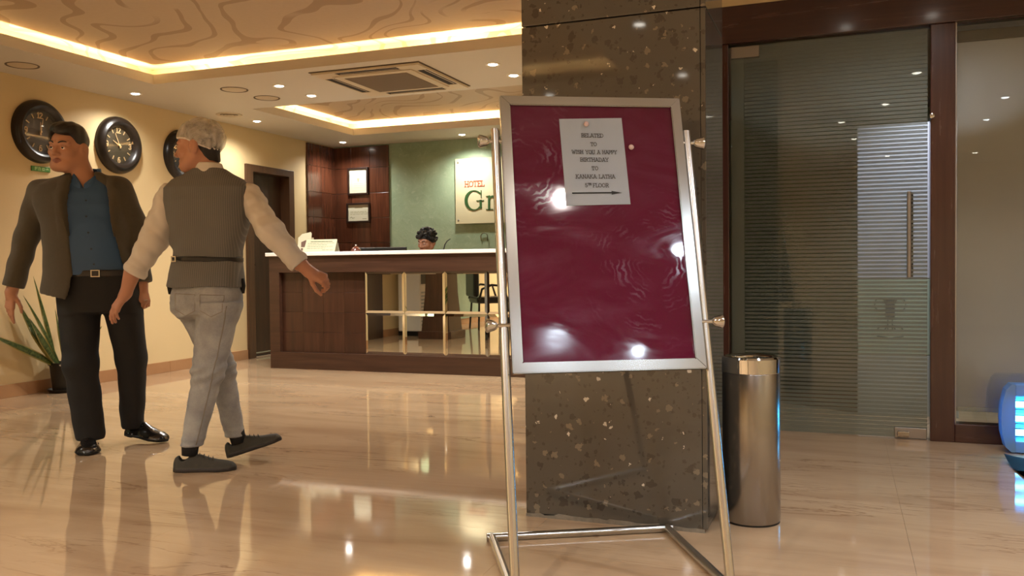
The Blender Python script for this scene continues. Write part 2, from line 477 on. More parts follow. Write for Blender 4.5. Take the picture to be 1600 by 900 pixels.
def cove_lamp(a, b, watts, name='cove_tube'):
    """a thin tube lamp lying behind a cove lip, shining up"""
    a, b = Vector(a), Vector(b); L = (b-a).length
    li = bpy.data.lights.new(name, 'AREA'); li.shape = 'RECTANGLE'; li.size = L; li.size_y = .010
    li.energy = watts*L; li.color = COVE
    o = bpy.data.objects.new(name, li); COL.objects.link(o)
    o.location = (a+b)/2; d = (b-a).normalized()
    o.rotation_euler = (PI, 0, math.atan2(d.y, d.x))
    attach(o, ceil)
def cove_run(c, side, segs, per):
    x0, y0, x1, y1 = c; z = 2.480; d = .030
    for s0, s1, k in segs:
        if side == 'L': cove_lamp((x0-d, y0+(y1-y0)*s0, z), (x0-d, y0+(y1-y0)*s1, z), per*k)
        if side == 'R': cove_lamp((x1+d, y0+(y1-y0)*s0, z), (x1+d, y0+(y1-y0)*s1, z), per*k)
        if side == 'F': cove_lamp((x0+(x1-x0)*s0, y1+d, z), (x0+(x1-x0)*s1, y1+d, z), per*k)
        if side == 'B': cove_lamp((x0+(x1-x0)*s0, y0-d, z), (x0+(x1-x0)*s1, y0-d, z), per*k)
cove_run(MC, 'L', [(0, .92, 1), (.92, 1, 1.3)], P_COVE)
cove_run(MC, 'F', [(0, .10, .9), (.10, .20, 2.6), (.20, .66, .9), (.66, .80, 2.2), (.80, 1, 1)], P_COVE)
cove_run(MC, 'R', [(0, 1, .8)], P_COVE)
cove_run(MC, 'B', [(0, 1, .8)], P_COVE)
cove_run(RC, 'L', [(0, 1, .6)], P_COVE_R)
cove_run(RC, 'F', [(0, .70, 1.6), (.70, 1, .8)], P_COVE_R)
cove_run(RC, 'R', [(0, 1, .5)], P_COVE_R)

# walls
D0, D1, DZ = 7.735, 8.395, 2.00      # opening of the dark side door
bm = bmesh.new()
box(bm, XL-.2, -4.5, 0, XL, D0, ZC+.02); box(bm, XL-.2, D1, 0, XL, YB, ZC+.02); box(bm, XL-.2, D0, DZ, XL, D1, ZC+.02)
wl = struct('wall_left', bm, M['wall'], 'cream painted wall carrying the round clocks', 'wall')
bm = bmesh.new(); box(bm, XL-.2, YB, 0, 2.8, YB+.2, ZC+.02)
wb = struct('wall_back', bm, M['green'], 'green textured plaster wall behind the reception desk', 'wall')
bm = bmesh.new(); box(bm, -1.36, 5.19, 0, -1.26, YB, ZC+.02)
struct('wall_partition', bm, M['wall'], 'cream partition at the right end of the reception', 'wall')
bm = bmesh.new(); box(bm, -1.36, 5.09, 0, -.80, 5.19, ZC+.02); box(bm, -.80, 5.09, 2.409, 2.8, 5.19, ZC+.02)
struct('wall_front', bm, M['wall'], 'cream wall strip around the wooden door frame', 'wall')
bm = bmesh.new(); box(bm, 2.6, -4.5, 0, 2.8, YB, ZC+.02)
struct('wall_right', bm, M['wall'], 'cream wall on the right, outside the view', 'wall')
bm = bmesh.new(); box(bm, XL-.2, -4.7, 0, 2.8, -4.5, ZC+.02)
struct('wall_rear', bm, M['wall'], 'cream wall behind the viewer', 'wall')

# mahogany panels around the reception corner
rows = [2.436, 2.175, 1.868, 1.565, 1.262, .959, .656, .353, .05]
def panel_grid(parent, cells):
    for c in cells:
        bx('wall_panel', c, M['panel'], parent, .003)
cs = []
for a, b in zip(rows, rows[1:]):
    for x0, x1 in ((-5.888, -5.645), (-5.645, -5.39), (-5.39, -5.127)):
        cs.append((x0+.0015, YB-.022, b+.0015, x1-.0015, YB, a-.0015))
panel_grid(wb, cs)
cs = []
for a, b in zip(rows, rows[1:]):
    for y0, y1 in ((8.768, 9.07), (9.07, 9.357)):
        cs.append((XL, y0+.0015, b+.0015, XL+.022, y1-.0015, a-.0015))
panel_grid(wl, cs)

# dark side door in the left wall
d1 = thing('door_1', 'closed dark brown door in the cream left wall', 'door', (XL, 8.06, 0), kind='structure')
bx('door_leaf', (XL-.13, D0, .01, XL-.09, D1, DZ), M['dark_door'], d1)
bm = bmesh.new()
box(bm, XL-.14, 7.633, 0, XL+.03, D0+.008, 2.068, .004); box(bm, XL-.14, D1-.008, 0, XL+.03, 8.484, 2.068, .004)
box(bm, XL-.14, D0, DZ-.008, XL+.03, D1, 2.068, .004)
obj('door_frame', bm, M['frame_door'], d1)
bx('kick_strip', (XL-.088, D0+.03, .03, XL-.085, D1-.03, .045), M['chrome'], d1)
lathe_o('door_knob', [(0, 0), (.02, 0), (.012, .02), (.026, .04), (.02, .06), (0, .064)], M['chrome'], d1, 20,
        Matrix.Translation((XL-.09, D0+.07, 1.0)) @ Matrix.Rotation(PI/2, 4, 'Y'))

# marble skirting of the left wall, slab by slab
M['skirt'] = noisy('brown_marble_skirting', srgb(176, 134, 94), srgb(150, 108, 74), 4, .2)
bs = thing('baseboard_left', 'brown marble skirting along the cream left wall', 'baseboard', (XL, 5, 0), kind='structure')
y = -4.5
while y < 7.63:
    y1 = min(y+.61, 7.63)
    bx('skirting_tile', (XL, y+.001, 0, XL+.014, y1-.001, .10), M['skirt'], bs, .002)
    y = y1
for y0, y1 in ((8.486, 8.766),): bx('skirting_tile', (XL, y0, 0, XL+.014, y1, .10), M['skirt'], bs, .002)

# stone pillar clad in slabs, with an open joint
PX0, PX1, PY0, PY1 = -1.128, -.446, 3.103, 3.56
pil = thing('pillar', 'square pillar clad in dark flecked granite slabs', 'pillar', ((PX0+PX1)/2, (PY0+PY1)/2, 0), kind='structure')
bx('pillar_core', (PX0+.02, PY0+.02, 0, PX1-.02, PY1-.02, ZC), M['black'], pil)
for z0, z1 in ((.012, 1.846), (1.851, ZC)):
    bx('stone_slab', (PX0, PY0, z0, PX1-.019, PY0+.019, z1), M['stone'], pil, .0025)
    bx('stone_slab', (PX1-.018, PY0+.001, z0, PX1, PY1, z1), M['stone'], pil, .0025)
    bx('stone_slab', (PX0, PY0+.02, z0, PX0+.018, PY1-.02, z1), M['stone'], pil, .0025)
    bx('stone_slab', (PX0, PY1-.019, z0, PX1-.019, PY1, z1), M['stone'], pil, .0025)
bm = bmesh.new()        # ragged mortar where the slab foot is chipped
rnd = random.Random(3); pts = [(PX0, .0)]; x = PX0
top = []
while x < PX1-.01:
    top.append((x, .008+rnd.random()*.012)); x += .012+rnd.random()*.03
top.append((PX1-.01, .012))
prism(bm, [(PX0, 0), (PX1-.01, 0)]+top[::-1], 0, .006, Matrix.Translation((0, PY0+.0035, 0)) @ Matrix.Rotation(PI/2, 4, 'X'))
obj('chipped_foot', bm, M['chip'], pil)

# wooden entrance frame, glass door, window with blind
d2 = thing('door_2', 'dark wood framed glass entrance door with frosted stripes', 'door', (0, 5.13, 0), kind='structure')
DY0, DY1 = 5.10, 5.20
bx('header', (-.80, DY0-.012, 2.200, 2.6, DY1, 2.409), M['dwood'], d2, .004)
bx('jamb', (-.80, DY0, 0, -.606, DY1, 2.200), M['dwood_z'], d2, .004)
bx('jamb', (.434, DY0, 0, .552, DY1, 2.200), M['dwood_z'], d2, .004)
bx('bottom_rail', (.552, DY0, 0, 2.6, DY1, .098), M['dwood'], d2, .004)
bx('stop_bead', (.552, DY0+.02, .098, .560, DY1, 2.2), M['brass'], d2)
def m_glass():
    k = N('clear_door_glass'); t = k.n('BsdfTransparent'); t.inputs[0].default_value = (.93, .96, .94, 1)
    g = k.n('BsdfGlossy'); g.inputs['Roughness'].default_value = .01
    fr = k.n('Fresnel'); fr.inputs[0].default_value = 1.5
    mx = k.n('MixShader'); k.t.links.new(fr.outputs[0], mx.inputs[0]); k.t.links.new(t.outputs[0], mx.inputs[1]); k.t.links.new(g.outputs[0], mx.inputs[2])
    k.t.links.new(mx.outputs[0], k.out.inputs[0]); return k.m
M['glass'] = m_glass()
def m_film(striped):
    k = N('frosted_striped_film' if striped else 'frosted_plain_film')
    d = k.n('BsdfDiffuse'); d.inputs[0].default_value = srgb(196, 196, 188)
    tl = k.n('BsdfTranslucent'); tl.inputs[0].default_value = srgb(190, 190, 182)
    m1 = k.n('MixShader'); m1.inputs[0].default_value = .42
    k.t.links.new(d.outputs[0], m1.inputs[1]); k.t.links.new(tl.outputs[0], m1.inputs[2])
    tr = k.n('BsdfTransparent')
    mx = k.n('MixShader')
    if striped:
        sep = k.n('SeparateXYZ'); k.t.links.new(k.geo(), sep.inputs[0]); z = sep.outputs[2]
        ph = k.math('FRACT', k.math('DIVIDE', z, .0218))
        up = k.n('MapRange'); k.t.links.new(z, up.inputs[0])
        for i, v in enumerate((1.45, 2.14, .36, .03)): up.inputs[1+i].default_value = v
        dn = k.n('MapRange'); k.t.links.new(z, dn.inputs[0])
        for i, v in enumerate((.02, .30, .04, .36)): dn.inputs[1+i].default_value = v
        gap = k.math('MINIMUM', up.outputs[0], dn.outputs[0])
        fac = k.math('GREATER_THAN', ph, gap)
        k.t.links.new(k.math('MULTIPLY_ADD', fac, .54, .04), mx.inputs[0])
    else: mx.inputs[0].default_value = .9
    k.t.links.new(tr.outputs[0], mx.inputs[1]); k.t.links.new(m1.outputs[0], mx.inputs[2])
    k.t.links.new(mx.outputs[0], k.out.inputs[0]); return k.m
bx('glass_leaf', (-.596, 5.140, .006, .424, 5.150, 2.192), M['glass'], d2)
bx('striped_film', (-.524, 5.1505, .006, .424, 5.1508, 2.192), m_film(True), d2)
bx('plain_film', (-.596, 5.1505, .006, -.526, 5.1508, 2.192), m_film(False), d2)
bx('patch_fitting', (-.594, 5.128, 2.122, -.44, 5.160, 2.186), M['brass'], d2, .002)
pf = bx('patch_fitting', (.263, 5.126, .004, .42, 5.160, .060), M['brass'], d2, .002)
bx('lock', (.275, 5.108, .012, .335, 5.127, .044), M['chrome'], pf, .006)
bm = bmesh.new()
tube(bm, [(.331, 5.095, .872), (.331, 5.095, 1.327)], .011, 16)
for z in (.93, 1.27): tube(bm, [(.331, 5.095, z), (.331, 5.142, z)], .007, 12)
obj('pull_handle', bm, M['brass'], d2, smooth=False)
bm = bmesh.new()
tube(bm, [(.345, 5.195, .872), (.345, 5.195, 1.327)], .013, 16)
for z in (.93, 1.27): tube(bm, [(.345, 5.195, z), (.345, 5.150, z)], .007, 12)
obj('inner_pull_handle', bm, M['black'], d2)
lathe_o('door_stop', [(0, 0), (.008, 0), (.008, .02), (.014, .028), (.012, .04), (0, .044)], M['chrome'], d2, 16,
        Matrix.Translation((.438, 5.101, 1.716)) @ Matrix.Rotation(PI/2, 4, 'X'))

w1 = thing('window_1', 'tall window right of the glass door, closed by a grey blind', 'window', (1.5, 5.13, 0), kind='structure')
bx('pane', (.560, 5.140, .098, 2.6, 5.148, 2.200), M['glass'], w1)
bl = thing('roller_blind', 'grey roller blind drawn down behind the right window', 'blind', (1.5, 5.17, 2.12))
M['blind'] = noisy('grey_blind_fabric', srgb(212, 204, 204), srgb(200, 192, 192), 3, .8, .25, .001)
bx('blind_fabric', (.566, 5.168, .17, 2.55, 5.170, 2.13), M['blind'], bl)
bx('cassette', (.564, 5.155, 2.105, 2.56, 5.195, 2.164), plain('bronze_cassette', srgb(112, 100, 86), .4), bl, .006)
bx('bottom_bar', (.567, 5.158, .158, 2.55, 5.180, .180), M['white'], bl, .003)

# corridor behind the glass door: made-up screen for the pale patch on the glass
pn = thing('stand_in_screen', 'pale grey panelled screen added behind the glass door for its pale patch', 'screen', (.37, 5.915, 0))
M['lilac'] = plain('lilac_grey_laminate', srgb(176, 176, 186), .5)
M['mint'] = plain('mint_grey_laminate', srgb(158, 170, 154), .5)
M['greyl'] = plain('pale_grey_laminate', srgb(160, 164, 158), .5)
for z0, z1, m in ((.0, .375, 'greyl'), (.381, .847, 'mint'), (.853, 1.808, 'lilac')):
    bx('screen_panel', (.0875, 5.90, z0, .66, 5.93, z1), M[m], pn, .002)
bm = bmesh.new()
fm = lambda x, y, t: (.276+x*1.05, 5.8995-t, .665+y*1.05)
box(bm, .276-.027, 5.898, .613, .276+.027, 5.900, .718)
strokes(bm, [[(-.035, .055), (.035, .055)]], .008, fm, .002)
for s in (-1, 1):
    strokes(bm, [[(s*x, y) for x, y in arc(.055, .025, .03, .038, -120, 150, 10)], [(s*x, y) for x, y in arc(.02, -.13, .05, .03, 10, 170, 8)],
                 [(s*.012, -.05), (s*.012, -.12)], [(s*.02, -.17), (s*.07, -.165)]], .005, fm, .002)
obj('crest', bm, plain('grey_print', srgb(96, 100, 100), .6), pn)['kind'] = 'stuff'
sl = bpy.data.lights.new('added_screen_spot', 'SPOT'); sl.spot_size = math.radians(75); sl.spot_blend = .6; sl.shadow_soft_size = .1; sl.energy = 190; sl.color = (.86, .92, 1)  # added spot, there only to light the made-up screen
so = bpy.data.objects.new('added_screen_spot', sl); COL.objects.link(so); so.location = (.9, 5.35, 2.40)
so.rotation_euler = Vector((-.55, .56, -1.55)).to_track_quat('-Z', 'Y').to_euler()
cl = thing('added_screen_light', 'added square light that brightens the screen behind the glass door', 'light', (.9, 5.35, 2.44))  # unseen fitting made up to carry the added spot
bx('light_frame', (.72, 5.21, 2.425, 1.08, 5.50, 2.449), M['white'], cl, .003)
bx('diffuser', (.75, 5.23, 2.419, 1.05, 5.48, 2.4255), emit('added_light_diffuser', (.86, .92, 1, 1), 2), cl)
attach(so, cl)

# ------------------------------------------------------------------ ceiling fittings
M['ring'] = plain('white_lamp_ring', srgb(230, 220, 200), .35)
ring_prof = [(.036, -.004), (.052, -.006), (.056, -.002), (.056, 0), (.036, 0)]
def downlight(i, x, y, col, watts, where):
    o = thing('downlight', 'small round lit downlight, ' + where, 'light', (x, y, ZC), group='recessed downlights')
    r = lathe_o('trim_ring', ring_prof+[ring_prof[0]], M['ring'], o, 28, local=True)
    l = lathe_o('lens', [(.036, -.003), (.020, -.010), (0, -.0125)], M['lens_c'] if col is COOL else M['lens'], o, 24, local=True)
    s = bpy.data.lights.new('downlight_lamp', 'SPOT'); s.energy = watts*4; s.color = col; s.spot_size = math.radians(150); s.spot_blend = .9
    s.shadow_soft_size = .035
    so = bpy.data.objects.new('downlight_lamp', s); COL.objects.link(so); so.location = (0, 0, -.03); attach(so, o, True)
for i, a in enumerate(LAMPS): downlight(i, *a)
M['cgrey'] = plain('ceiling_fitting_paint', srgb(196, 178, 148), .5)
M['cdark'] = plain('fitting_shadow_gap', srgb(96, 80, 62), .7)
for x, y, lb in ((-5.573, 4.708, 'unlit round ceiling fitting nearest the camera by the left wall'), (-4.742, 6.022, 'unlit round ceiling fitting left of the lit pair, nearer one'), (-4.715, 6.426, 'unlit round ceiling fitting left of the lit pair, farther one')):
    o = thing('ceiling_speaker', lb, 'speaker', (x, y, ZC), group='round ceiling fittings')
    lathe_o('rim', [(.098, 0), (.106, -.004), (.112, -.004), (.114, 0)], M['cdark'], o, 32, local=True)
    lathe_o('cover', [(.098, -.001), (.09, -.004), (0, -.006)], M['cgrey'], o, 32, local=True)
o = thing('ceiling_vent', 'round slotted ceiling vent between clocks and side door', 'vent', (-5.551, 6.966, ZC))
lathe_o('rim', [(.085, 0), (.10, -.008), (.12, -.008), (.124, 0)], M['cgrey'], o, 32, local=True)
lathe_o('throat', [(.085, -.001), (0, -.001)], M['cdark'], o, 32, local=True)
for r in (.03, .06): lathe_o('louvre_ring', [(r, -.002), (r+.012, -.010), (r+.016, -.010), (r+.010, -.002)], M['cgrey'], o, 32, local=True)
lathe_o('hub', [(.0, -.012), (.014, -.010), (.014, -.001)], M['cgrey'], o, 20, local=True)

# cassette air conditioner
ac = thing('air_conditioner', 'square white cassette air conditioner set in the ceiling', 'air conditioner', (-3.347, 6.195, ZC))
M['acw'] = plain('ivory_ac_plastic', srgb(206, 188, 158), .42)
bm = bmesh.new()
q, z0 = .475, -.020
box(bm, -q+.014, -q+.014, -.014, q-.014, q-.014, -.006, .003)
for a in ((-.455, -.455, .455, -.345), (-.455, .345, .455, .455), (-.455, -.345, -.345, .345), (.345, -.345, .455, .345)):
    s = .06
    if a[2]-a[0] > .5:      # slots leave bars on both sides
        box(bm, a[0], a[1], z0, a[2], a[1]+.014, -.008); box(bm, a[0], a[3]-.014, z0, a[2], a[3], -.008)
        box(bm, a[0], a[1]+.014, z0, a[0]+.19, a[3]-.014, -.008); box(bm, a[2]-.19, a[1]+.014, z0, a[2], a[3]-.014, -.008)
    else:
        box(bm, a[0], a[1], z0, a[0]+.014, a[3], -.008); box(bm, a[2]-.014, a[1], z0, a[2], a[3], -.008)
        box(bm, a[0]+.014, a[1], z0, a[2]-.014, a[1]+.06, -.008); box(bm, a[0]+.014, a[3]-.06, z0, a[2]-.014, a[3], -.008)
obj('fascia', bm, M['acw'], ac, True)
M['slot'] = plain('dark_slot', srgb(40, 31, 24), .8)
for a in ((-.265, -.441, .265, -.359), (-.265, .359, .265, .441), (-.441, -.285, -.359, .285), (.359, -.285, .441, .285)):
    bx('air_slot', (a[0], a[1], -.0165, a[2], a[3], -.0145), M['slot'], ac, local=True)
    bm = bmesh.new(); lng = a[2]-a[0] > .2; mx_, my_ = (a[0]+a[2])/2, (a[1]+a[3])/2
    if lng: box(bm, a[0]+.02, my_+.012, -.0182, a[2]-.02, my_+.020, -.0172)
    else: box(bm, mx_+.012, a[1]+.02, -.0182, mx_+.020, a[3]-.02, -.0172)
    obj('louvre', bm, M['cgrey'], ac, True)
bx('shadow_gap', (-.470, -.470, -.006, .470, .470, 0), M['cdark'], ac, local=True)
bx('grille_frame', (-.335, -.335, -.026, .335, .335, -.008), M['acw'], ac, .004, True)
bm = bmesh.new()
for k in range(30):
    y = -.27+k*.54/29; box(bm, -.27, y-.0055, -.030, .27, y+.0055, -.0255)
g = obj('intake_grille', bm, plain('brown_grey_grille', srgb(128, 110, 88), .6), ac, True); g['kind'] = 'stuff'

# ------------------------------------------------------------------ wall clocks
M['rim'] = plain('dark_brown_glossy_rim', srgb(30, 22, 17), .3)
M['dial'] = noisy('olive_brown_dial', srgb(66, 58, 42), srgb(54, 47, 34), 6, .5)
M['num'] = plain('pale_gold_numerals', srgb(206, 176, 130), .4, .2)
def m_cglass():
    k = N('clock_glass'); t = k.n('BsdfTransparent'); g = k.n('BsdfGlossy'); g.inputs['Roughness'].default_value = .02
    mx = k.n('MixShader'); mx.inputs[0].default_value = .07
    k.t.links.new(t.outputs[0], mx.inputs[1]); k.t.links.new(g.outputs[0], mx.inputs[2]); k.t.links.new(mx.outputs[0], k.out.inputs[0]); return k.m
M['cglass'] = m_cglass()
CM = Matrix(((0, 0, 1, 0), (1, 0, 0, 0), (0, 1, 0, 0), (0, 0, 0, 1)))     # dial plane (a,b), outwards c  ->  y, z, x
def clock(y, z, hh, mm, label):
    o = thing('wall_clock', label, 'clock', (XL, y, z), group='round wall clocks')
    lathe_o('rim', [(.150, .012), (.165, .040), (.178, .058), (.200, .066), (.225, .056), (.242, .034), (.248, .008), (.248, 0), (.15, 0), (.15, .012)], M['rim'], o, 56, CM, True)
    lathe_o('dial', [(.166, .012), (0, .012)], M['dial'], o, 48, CM, True)
    fm = lambda x, y_, t: CM @ Vector((x, y_, .0125+t))
    for s, a in (('12', 90), ('3', 0), ('6', -90), ('9', 180)):
        bm = bmesh.new(); h = .042
        text(bm, s, .128*math.cos(math.radians(a)), .128*math.sin(math.radians(a))-h/2, h, .0075, fm, .003)
        obj('numeral', bm, M['num'], o, True)
    for k in range(12):
        if k % 3 == 0: continue
        a = math.radians(k*30); c, s = math.cos(a), math.sin(a)
        bm = bmesh.new(); strokes(bm, [[(.116*c, .116*s), (.142*c, .142*s)]], .008, fm, .003); obj('hour_mark', bm, M['num'], o, True)
    for nm, ang, L, w, zz in (('hour_hand', 90-(hh*30+mm/2), .075, .010, .006), ('minute_hand', 90-mm*6, .108, .007, .010)):
        a = math.radians(ang); c, s = math.cos(a), math.sin(a)
        bm = bmesh.new(); prism(bm, [(-.028*c+w*.7*s, -.028*s-w*.7*c), (L*c+w*.25*s, L*s-w*.25*c), (L*c-w*.25*s, L*s+w*.25*c), (-.028*c-w*.7*s, -.028*s+w*.7*c)], .0125+zz, .0145+zz, CM)
        obj(nm, bm, M['num'], o, True)
    lathe_o('hub', [(.009, .0125), (.009, .028), (0, .029)], M['num'], o, 16, CM, True)
    lathe_o('glass', [(.166, .036), (.08, .040), (0, .041)], M['cglass'], o, 40, CM, True)
clock(5.118, 2.046, 12, 2, 'dark round wall clock behind the man in the jacket, hands near twelve')
clock(5.912, 2.041, 9, 56, 'dark round wall clock between the two men, hands near ten')
clock(6.705, 2.040, 3, 20, 'dark round wall clock mostly hidden by the waiter\'s head')

ex_ = thing('exit_sign', 'small green exit sign on the wall below the first clock', 'sign', (XL, 5.121, 1.755))
bx('plate', (XL, 5.035, 1.735, XL+.012, 5.207, 1.775), plain('green_sign_plate', srgb(70, 130, 62), .35), ex_, .003)
bm = bmesh.new()
fm = lambda x, y, t: (XL+.0121+t, 5.121+x, 1.755+y)
strokes(bm, [[(-.055, -.010), (-.055, .010), (-.035, .010)], [(-.055, 0), (-.038, 0)], [(-.022, -.010), (-.022, .010), (-.008, .008), (-.008, -.01)],
             [(.012, -.008), (.012, .008), (.028, .008), (.028, -.008), (.012, -.008)], [(.042, 0), (.066, 0), (.056, .008)]], .006, fm, .0006)
obj('pictogram', bm, plain('pale_green_print', srgb(176, 208, 150), .5), ex_)

# ------------------------------------------------------------------ reception counter
CX0, CX1, CY = -5.142, -1.92, 6.996
ct = thing('reception_counter', 'dark wood reception counter with mirror tiles on its front', 'counter', (-3.5, 7.2, 0))
bx('top_rail', (CX0, CY, .915, CX1, CY+.05, 1.071), M['cwood'], ct, .002)
bx('base_rail', (CX0, CY, 0, CX1, CY+.05, .158), M['cwood'], ct, .002)
bx('end_stile', (CX0, CY, .158, -5.031, CY+.05, .915), M['cwood'], ct, .002)
bx('end_stile', (-2.09, CY, .158, CX1, CY+.05, .915), M['cwood'], ct, .002)
bx('carcass', (CX0, CY+.068, 0, CX1, CY+.09, 1.071), M['cwood'], ct)
bx('side_panel', (CX0, CY+.05, 0, CX0+.02, 7.39, 1.071), M['cwood'], ct)
bx('side_panel', (CX1-.02, CY+.05, 0, CX1, 7.39, 1.071), M['cwood'], ct)
bx('desk_shelf', (CX0+.02, CY+.09, .72, CX1-.02, 7.39, .745), M['cwood'], ct)
dk = thing('desk', 'dark wood writing desk hidden behind the counter', 'desk', (-4.0, 7.56, 0))
bx('desk_top', (-4.75, 7.42, .72, -3.20, 7.70, .745), M['cwood'], dk, .003)
for x_, y_ in ((-4.72, 7.44), (-4.72, 7.68), (-3.23, 7.44), (-3.23, 7.68)): bx('leg', (x_-.02, y_-.02, 0, x_+.02, y_+.02, .72), M['cwood'], dk, .002)
for i in range(4):
    for j in range(4):
        x = -5.031+i*.2275; z = .158+j*.18925
        bx('wood_panel', (x+.0008, CY+.052, z+.0008, x+.2267, CY+.0675, z+.1885), M['cpanel'], ct, .0012)
xe = [-4.120]+[-4.120+.4055*i for i in range(1, 6)]
for i in range(5):
    for z0, z1 in ((.160, .535), (.537, .913)):
        x0, x1 = xe[i]+.001, xe[i+1]-.001
        bm = bmesh.new(); b, h = .022, .0045
        yb, yf = CY+.050, CY+.044
        o_ = [(x0, z0), (x1, z0), (x1, z1), (x0, z1)]; i_ = [(x0+b, z0+b), (x1-b, z0+b), (x1-b, z1-b), (x0+b, z1-b)]
        A = [bm.verts.new((x, CY+.067, z)) for x, z in o_]; B_ = [bm.verts.new((x, yb, z)) for x, z in o_]; C_ = [bm.verts.new((x, yb-h, z)) for x, z in i_]
        for k in range(4):
            k2 = (k+1) % 4
            bm.faces.new((A[k], A[k2], B_[k2], B_[k])); bm.faces.new((B_[k], B_[k2], C_[k2], C_[k]))
        bm.faces.new(C_); bm.faces.new(A[::-1])
        bmesh.ops.recalc_face_normals(bm, faces=bm.faces)
        obj('mirror_tile', bm, M['mirror'], ct)
tp = tag(bx('countertop', (-5.168, 6.972, 1.0715, -1.895, 7.40, 1.106), M['white_top'], None, .004), 'white slab worktop on the dark reception counter', 'worktop')

# things on and behind the counter
b = thing('brochure', 'folded leaflet with a photo, standing at the counter end', 'leaflet', (-4.89, 7.22, 1.106))
cream = plain('cream_card', srgb(180, 173, 146), .6)
bm = bmesh.new()
T = Matrix.Translation((-4.885, 7.20, 1.106)) @ Matrix.Rotation(.30, 4, 'Z') @ Matrix.Rotation(-.20, 4, 'X')
prism(bm, [(-.062, 0), (.062, 0), (.070, .19), (.060, .205), (-.02, .19), (-.062, .15)], -.001, .001, T @ Matrix.Rotation(PI/2, 4, 'X'))
obj('cover', bm, cream, b)
bm = bmesh.new(); TT = T @ Matrix.Rotation(PI/2, 4, 'X')
prism(bm, [(-.03, .055), (.04, .055), (.04, .10), (.015, .125), (-.03, .105)], .0012, .0014, TT)
prism(bm, [(-.03, .02), (-.012, .02), (-.010, .045), (-.03, .045)], .0012, .0014, TT); prism(bm, [(.005, .02), (.04, .02), (.04, .045), (.01, .045)], .0012, .0014, TT)
obj('picture', bm, plain('brown_print', srgb(88, 62, 48), .6), b)
bm = bmesh.new()
prism(bm, [(-.062, 0), (.06, 0), (.06, .15), (-.06, .15)], -.001, .001, Matrix.Translation((-4.885, 7.285, 1.106)) @ Matrix.Rotation(.30, 4, 'Z') @ Matrix.Rotation(.22, 4, 'X') @ Matrix.Rotation(PI/2, 4, 'X'))
obj('back_leaf', bm, cream, b)
t = thing('tent_card', 'wide cream tent card with green print on the counter', 'card', (-4.66, 7.16, 1.106))
TL = Matrix.Translation((-4.655, 7.11, 1.1065)) @ Matrix.Rotation(-.35, 4, 'X') @ Matrix.Rotation(PI/2, 4, 'X')
bm = bmesh.new(); prism(bm, [(-.175, 0), (.172, 0), (.176, .128), (-.165, .132)], -.0012, 0, TL); obj('front_leaf', bm, cream, t)
bm = bmesh.new(); prism(bm, [(-.175, 0), (.172, 0), (.172, .13), (-.17, .13)], -.0012, 0, Matrix.Translation((-4.655, 7.20, 1.1065)) @ Matrix.Rotation(.35, 4, 'X') @ Matrix.Rotation(PI/2, 4, 'X')); obj('back_leaf', bm, cream, t)
bm = bmesh.new(); fm = lambda x, y, t_: TL @ Vector((x, y, t_+.0003)); rr = random.Random(5)
for r_, (x0, x1, w) in enumerate(((-.11, .125, .010), (-.14, .15, .0045), (-.14, .08, .0045), (-.14, .14, .0045), (-.14, .06, .0045), (.03, .155, .0045))):
    y = .108-r_*.0172; x = x0
    while x < x1:
        L = .012+rr.random()*.025; strokes(bm, [[(x, y), (min(x+L, x1), y)]], w*.7, fm, .0002); x += L+.009
obj('print', bm, plain('green_grey_print', srgb(64, 76, 50), .6), t)

mo = thing('monitor', 'black computer monitor low behind the counter', 'monitor', (-4.20, 7.55, .745))
bx('screen', (-4.49, 7.535, .83, -3.95, 7.56, 1.152), M['black'], mo, .006)
bx('stand_neck', (-4.25, 7.561, .76, -4.19, 7.585, .98), M['black'], mo, .004)
bx('stand_foot', (-4.34, 7.47, .7455, -4.10, 7.63, .760), M['black'], mo, .004)
gn = thing('gooseneck_rod', 'thin dark gooseneck rising behind the counter', 'gooseneck', (-3.55, 7.55, .745))  # bare gooseneck, carries no lamp
bm = bmesh.new(); tube(bm, [(-3.56, 7.55, .75), (-3.56, 7.55, 1.10), (-3.548, 7.56, 1.165), (-3.528, 7.57, 1.20), (-3.497, 7.58, 1.222)], [.006, .006, .006, .005, .004], 10); obj('stem', bm, M['black'], gn, smooth=True)
lathe_o('base', [(0, 0), (.05, 0), (.05, .012), (.015, .02), (0, .02)], M['black'], gn, 24, Matrix.Translation((-3.56, 7.55, .745)))
orn = thing('domed_ornament', 'small reddish rounded object barely showing over the counter edge', 'desk ornament', (-4.365, 7.30, 1.106))  # small lacquered dome, built simply as an ornament
lathe_o('dome', [(.052, .006), (.048, .022), (.03, .045), (.006, .056), (0, .056)], plain('reddish_lacquer', srgb(84, 44, 34), .25), orn, 28, Matrix.Translation((-4.365, 7.30, 1.106)))
lathe_o('foot', [(0, 0), (.058, 0), (.058, .006), (0, .006)], M['black'], orn, 28, Matrix.Translation((-4.365, 7.30, 1.106)))
lathe_o('knob', [(.006, .056), (.012, .062), (.008, .072), (0, .074)], M['brass'], orn, 16, Matrix.Translation((-4.365, 7.30, 1.106)))
hk = thing('wall_hook', 'bent wire hook on the green wall below the logo panel', 'hook', (-3.88, YB, 1.29))
bm = bmesh.new(); tube(bm, [(-3.93, YB-.004, 1.255), (-3.93, YB-.02, 1.30)]+[(-3.888+.042*math.cos(a), YB-.02, 1.305+.04*math.sin(a)) for a in np.linspace(PI, 0, 9)]+[(-3.845, YB-.02, 1.25)], .006, 8); obj('wire', bm, plain('dull_wire', srgb(110, 108, 80), .5, .5), hk, smooth=True)

